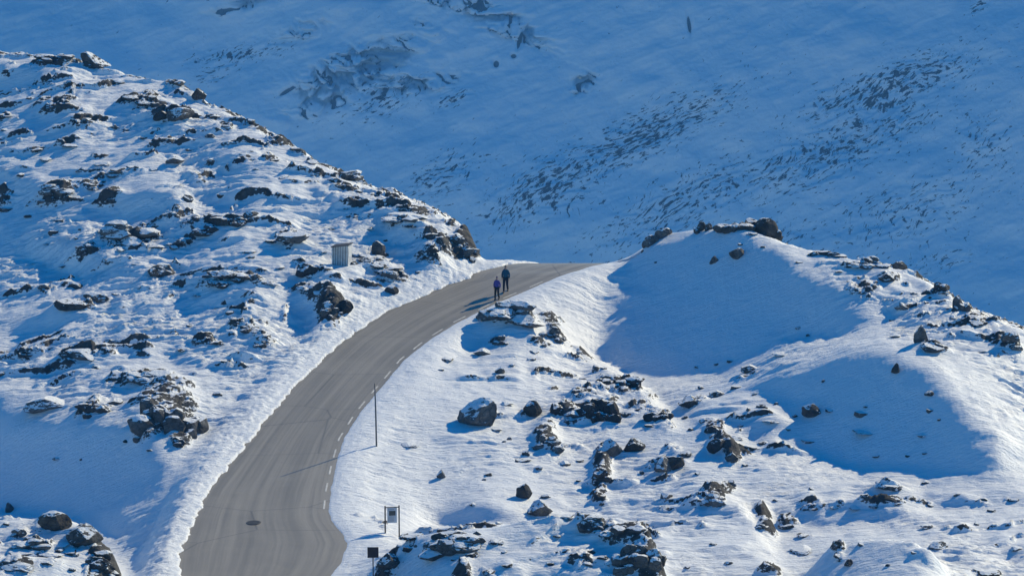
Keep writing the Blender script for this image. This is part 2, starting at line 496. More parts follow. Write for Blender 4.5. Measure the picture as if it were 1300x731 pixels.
# bedrock showing through: (u, v, half width, half height) in the survey sketch, strength, height of the hump in metres
PATCHES = [
 # crest of the left hill
 (63, 79, 26, 5, 1, .25), (25, 71, 26, 3, .9, .2), (110, 82, 26, 5, .9, .2), (225, 108, 16, 6, 1, .25), (248, 118, 12, 9, 1, .3), (245, 110, 10, 4, .8, .1),
 (175, 128, 20, 5, .9, .2), (70, 128, 24, 5, .8, .15), (66, 137, 16, 4, .8, .1), (110, 155, 18, 7, .9, .2), (140, 108, 14, 4, .7, .1), (205, 147, 12, 7, 1, .3),
 (228, 147, 16, 9, 1, .35), (285, 160, 12, 4, .9, .1), (265, 172, 7, 5, 1, .2), (295, 180, 14, 3, .8, .1), (345, 203, 12, 3, .9, .1), (303, 201, 9, 3, .9, .1),
 (270, 203, 12, 4, .8, .1), (325, 160, 14, 4, .9, .2), (352, 178, 14, 4, .9, .2), (383, 196, 14, 4, .9, .2), (405, 208, 12, 4, .8, .1), (150, 222, 24, 5, .8, .2),
 (87, 183, 22, 5, .7, .2), (45, 190, 12, 4, .6, .1), (80, 242, 24, 6, .9, .4), (118, 238, 16, 5, .8, .2), (443, 224, 20, 6, 1, .4), (420, 214, 14, 4, .9, .2),
 (5, 148, 9, 4, .8, .1), (365, 185, 24, 4, .7, .1), (395, 222, 22, 4, .6, .1), (435, 240, 22, 4, .6, .1),
 # middle of the left hill
 (68, 248, 26, 7, .8, .5), (140, 254, 12, 7, .8, .5), (158, 303, 36, 10, .9, .6), (107, 318, 15, 5, .8, .3), (228, 313, 20, 5, .8, .3), (270, 285, 38, 7, .9, .6),
 (210, 285, 18, 4, .6, .2), (371, 306, 20, 9, .7, .5), (290, 356, 36, 6, .8, .5), (338, 361, 18, 3, .7, .2), (85, 388, 26, 8, .7, .4), (312, 418, 20, 6, .8, .5),
 (335, 436, 16, 8, .6, .5), (260, 432, 14, 5, .6, .3), (290, 428, 12, 4, .6, .2), (45, 452, 26, 5, .7, .4), (105, 454, 34, 8, .8, .5), (185, 482, 36, 10, .9, .5),
 (210, 515, 34, 34, .85, .8), (190, 545, 16, 12, .6, .3), (228, 562, 14, 10, .8, .3), (118, 522, 22, 11, .7, .4), (420, 388, 16, 17, .95, .7), (405, 372, 22, 7, .8, .4),
 (380, 366, 16, 5, .7, .2), (362, 398, 5, 8, .6, .2), (470, 336, 40, 6, .8, .3), (495, 348, 20, 9, .8, .3), (400, 348, 20, 4, .7, .2), (510, 270, 40, 7, .85, .3),
 (480, 255, 26, 5, .8, .2), (545, 298, 14, 7, .8, .3), (547, 325, 14, 6, .7, .3), (520, 285, 16, 5, .7, .2), (592, 305, 9, 20, 1, .2), (584, 322, 8, 14, .9, .2),
 (600, 322, 6, 14, 1, .1), (560, 310, 12, 8, .6, .2), (545, 262, 20, 4, .7, .1), (575, 284, 14, 5, .8, .1), (450, 262, 30, 4, .6, .1),
 # knoll right of the road
 (650, 404, 34, 9, .8, .6), (690, 402, 24, 7, .8, .4), (708, 428, 12, 10, .8, .4), (637, 434, 13, 6, .6, .2), (735, 445, 14, 5, .8, .1), (765, 467, 18, 4, .8, .1),
 (795, 486, 16, 5, .7, .1), (690, 440, 20, 5, .5, .1), (756, 512, 26, 24, .75, .5), (694, 556, 14, 20, .95, .6), (718, 528, 16, 10, .8, .4), (765, 590, 10, 18, .85, .5),
 (762, 615, 8, 14, .8, .3), (760, 638, 9, 6, .7, .1), (840, 592, 16, 10, .8, .4), (835, 540, 16, 14, .5, .1), (855, 570, 10, 8, .6, .1),
 (800, 494, 26, 9, .8, .2), (824, 518, 22, 13, .8, .2), (846, 545, 14, 12, .75, .2), (775, 474, 18, 5, .8, .15),
 # right hill
 (968, 290, 26, 8, 1, .5), (918, 285, 18, 6, .9, .3), (893, 287, 10, 7, .9, .3), (947, 282, 12, 4, .9, .1), (1000, 304, 12, 5, .9, .1), (830, 302, 22, 8, 1, .2), (815, 312, 10, 6, .9, .1),
 (1142, 337, 24, 5, 1, .2), (1110, 333, 20, 3, .8, .1), (1085, 338, 22, 4, .6, .1), (1127, 352, 14, 7, .7, .3), (1100, 366, 26, 9, .55, .1), (1198, 372, 14, 4, .8, .1), (1222, 389, 16, 6, .8, .2),
 (1240, 411, 16, 5, .7, .2), (1280, 437, 20, 8, .8, .3), (1263, 448, 18, 5, .6, .1), (1181, 441, 18, 6, .8, .4), (1000, 466, 20, 2.5, .6, .2), (950, 478, 14, 3, .6, .1),
 (1180, 400, 18, 4, .5, .1), (1210, 430, 26, 4, .5, .1),
 # flat on the right and its ridges
 (905, 545, 16, 9, .7, .4), (915, 567, 14, 10, .8, .5), (930, 582, 9, 9, .8, .3), (877, 512, 18, 8, .6, .3), (985, 535, 22, 6, .45, .2), (905, 632, 16, 16, .8, .5), (925, 622, 14, 8, .6, .2),
 (968, 655, 8, 14, .9, .5), (975, 678, 9, 12, .8, .4), (1000, 668, 15, 6, .7, .3), (1060, 643, 36, 2.5, .75, .25), (1115, 641, 30, 2.5, .75, .25), (1165, 638, 22, 2.5, .6, .2),
 (1080, 679, 20, 2.5, .8, .1), (1064, 692, 7, 9, .8, .1), (1064, 706, 7, 6, .7, .1), (1030, 681, 18, 3, .5, .1), (1220, 630, 18, 4, .5, .1), (1285, 636, 16, 4, .5, .1), (870, 590, 14, 8, .5, .1),
 (880, 640, 12, 16, .5, .2), (895, 665, 14, 8, .4, .1), (1128, 618, 18, 3, .85, .55), (930, 700, 24, 8, .4, .1), (975, 725, 14, 8, .6, .2),
 # near knolls
 (735, 656, 26, 4, .9, .1), (750, 668, 30, 10, .8, .4), (795, 682, 26, 12, .9, .5), (815, 708, 18, 22, .95, .5), (835, 725, 14, 14, .8, .2), (745, 710, 30, 10, .55, .2), (560, 690, 30, 12, .45, .3), (600, 690, 24, 10, .45, .3),
 (520, 690, 24, 10, .5, .3), (495, 712, 14, 18, .9, .4), (645, 718, 16, 6, .5, .2), (590, 725, 14, 10, .6, .2), (475, 661, 20, 4, .75, .05), (463, 655, 16, 2, .7, .03), (452, 668, 14, 2, .7, .03), (487, 668, 10, 3, .8, .05), (490, 706, 12, 3, .6, .02),
 (69, 668, 24, 13, .9, .5), (105, 682, 26, 16, .95, .5), (50, 697, 36, 7, .8, .3), (20, 718, 30, 9, .8, .3), (22, 682, 12, 10, .7, .3), (65, 715, 24, 7, .6, .2), (132, 718, 20, 20, .9, .3), (30, 656, 24, 2.5, .8, .05),
]
SAST = Matrix.Rotation(R(12), 2, 'Z')
c_, s_ = math.cos(R(9)), math.sin(R(9))
XA = TX * c_ + TY * s_; YA = -TX * s_ + TY * c_
wob = fbm(TX * .11, TY * .11, 5, 2)
YW = YA + wob * 1.6
YW = YW + fbm(XA * .35, YA * .5, 7, 2) * .5
s1 = ridged(XA * .13, YW * .55, 11, 3) - .62
s2 = ridged(XA * .27, YW * 1.6, 23, 3, .55) - .62
s5 = ridged(XA * .9, YW * 3.1, 29, 2) - .62
s3 = fbm(TX * .16, TY * .16, 41, 4)
s4 = fbm(TX * 1.1, TY * 1.1, 53, 3)
patchy = .35 + .9 * sstep(-.22, .25, fbm(TX * .10, TY * .07, 61, 3))
H = H0 + carve * patchy * (s1 * .34 + s2 * .24 + s5 * .115) + s3 * .34 * (.3 + .7 * carve) + s4 * .04
# tilted rock ledges: each rises sharply away from the viewer and falls back gently under drifted snow
lw = fbm(XA * .07, YA * .13, 131, 3) * 2.2 + fbm(XA * .32, YA * .5, 135, 3) * .34
ph = YA / 2.3 + XA * .035 + lw
fr = ph - np.floor(ph); lid = np.floor(ph)
lamp = sstep(.49, .68, .5 + .5 * fbm(XA * .17 + lid * 3.7, YA * .12 + lid * 1.3, 139, 3, .6) + .16 * (speck - .45)) * sstep(.15, .5, speck)
prof = np.where(fr < .14, fr / .14, 1 - (fr - .14) / .86)
H = H + lamp * prof * (.30 + .20 * perlin(XA * .5, lid * 1.7, 141)) * (.75 + .5 * speck)
ledge_bare = lamp * np.where(fr < .20, 1 - np.abs(fr - .09) / .11, 0).clip(0, 1) * 1.05
bare = np.zeros_like(H)
for (u, v, rw, rh, st, hump) in PATCHES:
    D = math.exp(sample_map(L, np.array(float(u)), np.array(float(v))))
    px, py, pz = world(u, v, D); k = D / FPX
    ax, ay = max(rw * 1.12 * k, .25), max(rh * 1.12 * k * 2.4, .4)
    i0, i1 = np.searchsorted(gx, [px - 3 * ax, px + 3 * ax]); j0, j1 = np.searchsorted(gy, [py - 3 * ay, py + 3 * ay])
    if i1 <= i0 or j1 <= j0: continue
    q = ((TX[j0:j1, i0:i1] - px) / ax) ** 2 + ((TY[j0:j1, i0:i1] - py) / ay) ** 2
    bare[j0:j1, i0:i1] = np.maximum(bare[j0:j1, i0:i1], st * np.exp(-.75 * q))
    H[j0:j1, i0:i1] += hump * np.exp(-1.1 * q)
wr = fbm(TX * .55 + wob, TY * .42, 71, 5, .62)            # broken edges
n01 = .5 + .5 * fbm(XA * .26, YW * .34, 83, 5, .6)
n02 = .5 + .5 * fbm(XA * .55, YW * .85, 89, 4, .6)
bs_ = np.maximum(np.clip((n01 - (.80 - .275 * speck)) * 7, 0, 1), .9 * np.clip((n02 - (.84 - .25 * speck)) * 8, 0, 1)) * sstep(.0, .3, speck)
bare = np.clip(np.maximum(np.maximum(bare, ledge_bare * (.75 + .5 * wr)) * (1 + wr * 1.3) + wr * .35 * (bare > .12), bs_ * .8), 0, 1)
rb = sstep(.35, .6, bare)
blk = np.round((fbm(TX * .7, TY * .5, 91, 2) + .12 * perlin(TX * 2.3, TY * 2.3, 92)) * 5) / 5
H += rb * (.38 * blk + .16 * ridged(TX * 1.9, TY * 1.6, 95, 2) + .05)

# the road bed and its ploughed verges
hr = road_h(TX, TY)
wE = fbm(TX * .9, TY * .9, 101, 3)
bankL = np.where(dL <= dR, 1.0, 0.0)
sde = sd + wE * (.28 * bankL + .07 * (1 - bankL))
lump = ridged(TX * 2.6, TY * 1.7, 111, 2) - .55 + .6 * (ridged(TX * .9, TY * .6, 113, 2) - .55)
fadeV = 1 - sstep(1.6, 3.0, sd)
verge = fadeV * np.where(bankL > 0, .08 + .20 * sstep(0, 1.2, sde) , .05 * sstep(0, .6, sde))
w_plough = fadeV * ((1 - sstep(2.2, 4.2, sde)) * bankL + (1 - bankL) * (1 - sstep(.5, 1.6, sde)) * .35)
Hout = H + verge + lump * .085 * w_plough * sstep(.0, .5, sde)
blend = sstep(.3, 2.6, sde)
Hroad = hr + np.clip(sde * .45, -.30, .30)
nearE = near & (sd < 3.4) & (TY > 128) & (TY < CREST_Y + 6)
ledge = hr + verge + lump * .085 * w_plough * sstep(0, .5, sde) + (s2 * .05 + s4 * .05) * sstep(.2, 1.0, sde)
Hn = np.where(sde < 0, hr + np.clip(sde * .6, -.35, 0), (ledge + np.minimum(sde * .5, .02)) * (1 - blend) + Hout * blend)
H = np.where(nearE, Hn, H)
bare = np.where(nearE & (sd < 1.6), bare * sstep(.3, 1.6, sd), bare)


def mesh_from_grid(name, X, Y, Z):
    ny, nx = X.shape
    me = bpy.data.meshes.new(name)
    co = np.stack([X, Y, Z], -1).reshape(-1, 3).astype(np.float32)
    me.vertices.add(len(co)); me.vertices.foreach_set('co', co.ravel())
    i = (np.arange(ny - 1)[:, None] * nx + np.arange(nx - 1)[None, :]).ravel()
    q = np.stack([i, i + 1, i + nx + 1, i + nx], 1).astype(np.int32)
    me.loops.add(q.size); me.loops.foreach_set('vertex_index', q.ravel())
    me.polygons.add(len(q)); me.polygons.foreach_set('loop_start', np.arange(0, q.size, 4, dtype=np.int32))
    me.polygons.foreach_set('loop_total', np.full(len(q), 4, np.int32))
    me.update(); me.validate()
    me.polygons.foreach_set('use_smooth', np.ones(len(me.polygons), bool))
    return me


def attr(me, name, vals):
    a = me.attributes.new(name, 'FLOAT', 'POINT'); a.data.foreach_set('value', np.asarray(vals, np.float32).ravel())


def link(name, me, mat=None, parent=None):
    o = bpy.data.objects.new(name, me); COL.objects.link(o)
    if mat: me.materials.append(mat)
    if parent is not None: o.parent = parent
    return o


def tag(o, label=None, cat=None, group=None, kind=None):
    for k, v in (('label', label), ('category', cat), ('group', group), ('kind', kind)):
        if v: o[k] = v
    return o


# a level pad under the shed
_D = math.exp(sample_map(L, np.array(434.0), np.array(337.0)))
_px, _py, _pz = world(434, 337, _D)
PAD = (_px, _py + .35, float(H[np.searchsorted(gy, _py + .1), np.searchsorted(gx, _px)]))
_w = 1 - sstep(.8, 2.0, np.hypot(TX - PAD[0], (TY - PAD[1]) * .8))
H = H * (1 - _w) + (PAD[2] + .03 * s4) * _w
M_SNOW = snow_material()
tm = mesh_from_grid('snow_ground', TX, TY, H); attr(tm, 'bare', bare)
tag(link('snow_ground', tm, M_SNOW), kind='structure')


def ground_z(x, y):
    i = int(np.clip(np.searchsorted(gx, x) - 1, 0, len(gx) - 2)); j = int(np.clip(np.searchsorted(gy, y) - 1, 0, len(gy) - 2))
    a = (x - gx[i]) / (gx[i + 1] - gx[i]); b = (y - gy[j]) / (gy[j + 1] - gy[j])
    return float((H[j, i] * (1 - a) + H[j, i + 1] * a) * (1 - b) + (H[j + 1, i] * (1 - a) + H[j + 1, i + 1] * a) * b)


def at(u, v):
    """the first ground point along the line of sight through (u, v)"""
    D = 135.0; prev = None
    while D < 290:
        x, y, z = world(u, v, D)
        if z < ground_z(x, y):
            lo, hi = D - .4, D
            for _ in range(12):
                m = .5 * (lo + hi); x, y, z = world(u, v, m)
                if z < ground_z(x, y): hi = m
                else: lo = m
            x, y, z = world(u, v, hi)
            return x, y, ground_z(x, y), hi
        D += .4
    return None


# ------------------------------------------------------------------ road
def road_mesh():
    n = 240; rows = []
    # walk both edges by the same fraction of their length
    def resample(P, n):
        d = np.concatenate([[0], np.cumsum(np.hypot(*np.diff(P[:, :2], axis=0).T))]); t = np.linspace(0, d[-1], n)
        return np.stack([np.interp(t, d, P[:, k]) for k in range(2)], 1), d[-1]
    a, la = resample(RL[:, :2], n); b, lb = resample(RR[:, :2], n)
    m = 14; X = np.zeros((n, m)); Y = np.zeros((n, m))
    for j in range(m):
        t = -.06 + 1.12 * j / (m - 1)
        X[:, j] = a[:, 0] + (b[:, 0] - a[:, 0]) * t; Y[:, j] = a[:, 1] + (b[:, 1] - a[:, 1]) * t
    Z = road_h(X, Y)
    me = mesh_from_grid('road', X, Y, Z)
    uvl = me.uv_layers.new(name='UVMap')
    li = np.empty(len(me.loops), np.int32); me.loops.foreach_get('vertex_index', li)
    uv = np.stack([(li % m) / (m - 1) * 7.0, (li // m) / (n - 1) * lb], 1).astype(np.float32)
    uvl.data.foreach_set('uv', uv.ravel())
    return me


def asphalt():
    m, nt, b = new_mat('worn_asphalt')
    tc = node(nt, 'ShaderNodeTexCoord'); uv = tc.outputs['UV']
    geo = node(nt, 'ShaderNodeNewGeometry'); pos = geo.outputs['Position']
    streak = noise(nt, mapping(nt, uv, (1.6, .035, 1)), 1.0, 5, .6)
    streak2 = noise(nt, mapping(nt, uv, (5.0, .06, 1)), 1.0, 3, .5)
    blot = noise(nt, pos, .3, 5, .6)
    fine = noise(nt, pos, 22, 3, .7)
    c = mixc(nt, ramp(nt, streak, [(.36, 0), (.64, 1)]), (.235, .209, .165), (.365, .322, .255))
    c = mixc(nt, ramp(nt, streak2, [(.45, 0), (.7, .55)]), c, (.18, .162, .128))
    c = mixc(nt, ramp(nt, blot, [(.45, 0), (.75, .5)]), c, (.38, .337, .265))
    c = mixc(nt, ramp(nt, fine, [(.35, .35), (.65, 0)]), c, (.13, .12, .10))
    # transverse sealed cracks and one lengthwise seam
    cr = node(nt, 'ShaderNodeTexVoronoi', {'Scale': .16, 'Vector': mapping(nt, node(nt, 'ShaderNodeVectorMath', {0: pos, 1: node(nt, 'ShaderNodeTexNoise', {'Scale': 1.5, 'Detail': 4}).outputs['Color']}, operation='ADD').outputs[0], (.5, 1.0, 1))}, feature='DISTANCE_TO_EDGE')
    crk = ramp(nt, cr.outputs['Distance'], [(.0, .5), (.006, 0)])
    c = mixc(nt, crk, c, (.05, .05, .05))
    nt.links.new(c, b.inputs['Base Color'])
    b.inputs['Roughness'].default_value = .52; b.inputs['Specular IOR Level'].default_value = .45
    nt.links.new(bump(nt, fine, .5, .012), b.inputs['Normal'])
    return m


road = tag(link('road', road_mesh(), asphalt()), kind='structure')


def simple_mat(name, col, rough=.6, var=.25, scale=6, metal=0, spec=.3):
    m, nt, b = new_mat(name)
    tc = node(nt, 'ShaderNodeTexCoord')
    n1 = noise(nt, tc.outputs['Object'], scale, 5, .6)
    lo = tuple(c * (1 - var) for c in col); hi = tuple(min(1, c * (1 + var)) for c in col)
    nt.links.new(mixc(nt, ramp(nt, n1, [(.3, 0), (.7, 1)]), lo, hi), b.inputs['Base Color'])
    b.inputs['Roughness'].default_value = rough; b.inputs['Metallic'].default_value = metal
    b.inputs['Specular IOR Level'].default_value = spec
    nt.links.new(bump(nt, noise(nt, tc.outputs['Object'], scale * 5, 3), .25, .01), b.inputs['Normal'])
    return m


# broken white edge line, painted inside the right-hand edge
def paint():
    d = np.concatenate([[0], np.cumsum(np.hypot(*np.diff(RR[:, :2], axis=0).T))])
    i0 = ROAD_R.index((417, 648)); s = d[i0] + .3; bm = bmesh.new()
    ok_end = d[len(ROAD_R) - 1] - 6
    while s < ok_end:
        nseg = 4; rows = []
        for k in range(nseg + 1):
            t = s + 1.45 * k / nseg
            x, y = np.interp(t, d, RR[:, 0]), np.interp(t, d, RR[:, 1])
            x2, y2 = np.interp(t + .6, d, RR[:, 0]), np.interp(t + .6, d, RR[:, 1]); x1, y1 = np.interp(t - .6, d, RR[:, 0]), np.interp(t - .6, d, RR[:, 1])
            tx_, ty_ = x2 - x1, y2 - y1; l = math.hypot(tx_, ty_); nx_, ny_ = -ty_ / l, tx_ / l
            rows.append([bm.verts.new((x + nx_ * o, y + ny_ * o, float(road_h(x + nx_ * o, y + ny_ * o)) + .012)) for o in (.21, .31)])
        for a, b in zip(rows[:-1], rows[1:]): bm.faces.new((a[0], a[1], b[1], b[0]))
        s += 2.95
    bmesh.ops.recalc_face_normals(bm, faces=bm.faces)
    me = bpy.data.meshes.new('edge_line'); bm.to_mesh(me); bm.free()
    return me


M_PAINT = simple_mat('worn_white_paint', (.62, .60, .55), .7, .25, 3)
link('edge_line', paint(), M_PAINT, road)

# ------------------------------------------------------------------ rocks
def rock_material():
    m, nt, b = new_mat('weathered_rock')
    tc = node(nt, 'ShaderNodeTexCoord'); ob = tc.outputs['Object']
    geo = node(nt, 'ShaderNodeNewGeometry'); pos = geo.outputs['Position']
    c = rock_colour(nt, pos)
    rnd = node(nt, 'ShaderNodeObjectInfo').outputs['Random']
    tone = mth(nt, 'ADD', .55, mth(nt, 'MULTIPLY', rnd, 1.15))
    c = node(nt, 'ShaderNodeVectorMath', {0: c, 1: node(nt, 'ShaderNodeCombineXYZ', {0: tone, 1: tone, 2: tone}).outputs[0]}, operation='MULTIPLY').outputs[0]
    crack = node(nt, 'ShaderNodeTexVoronoi', {'Scale': 2.2, 'Vector': mapping(nt, pos, (1, 1, 2.2), (.3, .2, 0))}, feature='DISTANCE_TO_EDGE').outputs['Distance']
    c = mixc(nt, ramp(nt, crack, [(0, .8), (.05, 0)]), c, (.012, .012, .013))
    nz = node(nt, 'ShaderNodeSeparateXYZ', {0: geo.outputs['Normal']}).outputs['Z']
    n1 = noise(nt, pos, 3.0, 5, .65)
    f = mth(nt, 'ADD', nz, mth(nt, 'MULTIPLY', mth(nt, 'SUBTRACT', n1, .5), 1.5))
    f = mth(nt, 'ADD', f, mth(nt, 'MULTIPLY', rnd, .22))
    f = ramp(nt, f, [(.86, 0), (.93, 1)])
    nt.links.new(mixc(nt, f, c, SNOW), b.inputs['Base Color'])
    b.inputs['Roughness'].default_value = .88; b.inputs['Specular IOR Level'].default_value = .2
    bb = bump(nt, noise(nt, pos, 4.5, 7, .7), .9, .12)
    nt.links.new(bump(nt, crack, .4, .05, bb), b.inputs['Normal'])
    return m


M_ROCK = rock_material()


def rock_into(bm, rng, cx=0, cy=0, cz=0, sx=1, sy=1, sz=1, cuts=16, sub=3, rough=.06, rz=None, lo=.50):
    g = bmesh.new(); bmesh.ops.create_icosphere(g, subdivisions=sub, radius=1.0)
    pl = []
    for _ in range(cuts):
        n = Vector((rng.gauss(0, 1), rng.gauss(0, 1), rng.gauss(0, .8))).normalized(); pl.append((n, rng.uniform(lo, .84)))
    off = Vector((rng.uniform(-50, 50), rng.uniform(-50, 50), rng.uniform(-50, 50)))
    rot = Matrix.Rotation(rng.uniform(0, 6.28) if rz is None else rz, 3, 'Z') @ Matrix.Rotation(rng.uniform(-.25, .25), 3, 'X')
    mp = {}
    for v in g.verts:
        p = v.co.copy()
        for n, d in pl:
            k = p.dot(n) - d
            if k > 0: p -= n * k
        p *= 1 + rough * (mnoise.noise(p * 2.3 + off) + .6 * mnoise.noise(p * 6 + off) + .5 * abs(mnoise.noise(p * 11 + off)))
        p = rot @ p
        mp[v.index] = bm.verts.new((cx + p.x * sx, cy + p.y * sy, cz + p.z * sz))
    for f in g.faces: bm.faces.new([mp[v.index] for v in f.verts])
    g.free()


def finish(bm, name, mat, parent=None, loc=None, smooth=False):
    me = bpy.data.meshes.new(name); bm.to_mesh(me); bm.free()
    if smooth:
        for p in me.polygons: p.use_smooth = True
    o = link(name, me, mat, parent)
    if loc is not None: o.location = loc
    return o


SHAPES = {}
_rng = random.Random(31)
for kind, n in (('b', 9), ('s', 5), ('p', 2), ('r', 2), ('w', 2), ('o', 1), ('l', 1)):
    SHAPES[kind] = []
    for k in range(n):
        bm = bmesh.new()
        if kind == 'b': rock_into(bm, _rng, 0, 0, .55, .68, .68, .66, cuts=13, sub=4, rough=.08)
        elif kind == 's':
            rock_into(bm, _rng, 0, 0, .36, .66, .62, .55, cuts=10, sub=4, rough=.08); rock_into(bm, _rng, .28, -.16, .2, .34, .36, .34, cuts=12, sub=2)
        elif kind == 'p':
            rock_into(bm, _rng, 0, 0, .42, .6, .6, .7, cuts=11, sub=4, rough=.09)
            for v in bm.verts:
                t = max(0, min(1, v.co.z)); v.co.x = v.co.x * (1.1 - .55 * t) + .12 * t; v.co.y *= 1.05 - .5 * t
        elif kind == 'o': rock_into(bm, _rng, 0, 0, .54, .56, .52, .58, cuts=18, sub=4, rough=.05, lo=.80)
        elif kind == 'l':
            rock_into(bm, _rng, 0, 0, .50, .60, .56, .52, cuts=15, sub=4, rough=.09, lo=.62, rz=.4)
            for v in bm.verts:
                k_ = max(0, min(1, v.co.z)); v.co.z *= 1 + .32 * v.co.x; v.co.x -= .12 * (1 - k_) * (1 if v.co.x < 0 else -.4)
        elif kind == 'w':
            rock_into(bm, _rng, 0, 0, .5, .66, .6, .6, cuts=12, sub=4, rough=.06)
            for v in bm.verts: v.co.z *= max(.1, 1.0 - .75 * (v.co.x + .5)) if v.co.z > 0 else 1
        else: rock_into(bm, _rng, 0, 0, .56, .55, .55, .6, cuts=26, sub=4, rough=.05, lo=.70)
        me = bpy.data.meshes.new('rock_' + kind); bm.to_mesh(me); bm.free(); me.materials.append(M_ROCK)
        SHAPES[kind].append(me)


def put_rock(u, v, w, h, kind, label, name='boulder', cat='boulder', group=None, rz=None, deep=.85, sink=.17):
    hit = at(u, v + h * .38)
    if hit is None: return None
    x, y, z, D = hit; k = D / FPX
    wm, hm = max(w * k, .2), max(h * k, .14)
    o = bpy.data.objects.new(name, random.Random(u * 1009 + v * 31).choice(SHAPES[kind])); COL.objects.link(o)
    o.scale = (wm / 1.05, wm * deep / 1.05, hm * (1.12 if kind in 'sw' else 1.0))
    o.rotation_euler = (0, 0, _rng.uniform(-.35, .35) + (math.pi if _rng.random() < .5 and kind != 'w' else 0) if rz is None else rz)
    o.location = (x, y + wm * .25, z - hm * sink)
    return tag(o, label, cat, group)


def outcrop(u, v, w, h, n, label, seed, name='rock_outcrop', tall=1.0, group='bedrock outcrops', deep=1.2):
    hit = at(u, v + h * (.3 if tall < 1.6 else .5))
    if hit is None: return None
    x, y, z, D = hit; k = D / FPX; rng = random.Random(seed)
    wm, hm = w * k, h * k
    bm = bmesh.new()
    for i in range(n):
        ox = rng.uniform(-.46, .46) * wm; oy = rng.uniform(-.15, .85) * wm * .5 * deep
        s = (rng.uniform(.16, .36) if n < 16 else rng.uniform(.09, .25)) * wm
        gz = ground_z(x + ox, y + oy) - z
        if i and not -.7 * hm < gz < 1.3 * hm: continue
        c = 1 - abs(ox) / (wm * .6)
        sz = min(s * .62, hm * rng.uniform(.30, .52)) * tall * (.6 + .5 * c)
        rock_into(bm, rng, ox, oy, gz + sz * rng.uniform(.05, .4), s, s * rng.uniform(.6, 1.0), sz, cuts=10, sub=4 if s > 1.0 else 3, rough=.11)
    o = finish(bm, name, M_ROCK, None, (x, y, z))
    return tag(o, label, 'rock outcrop', group)


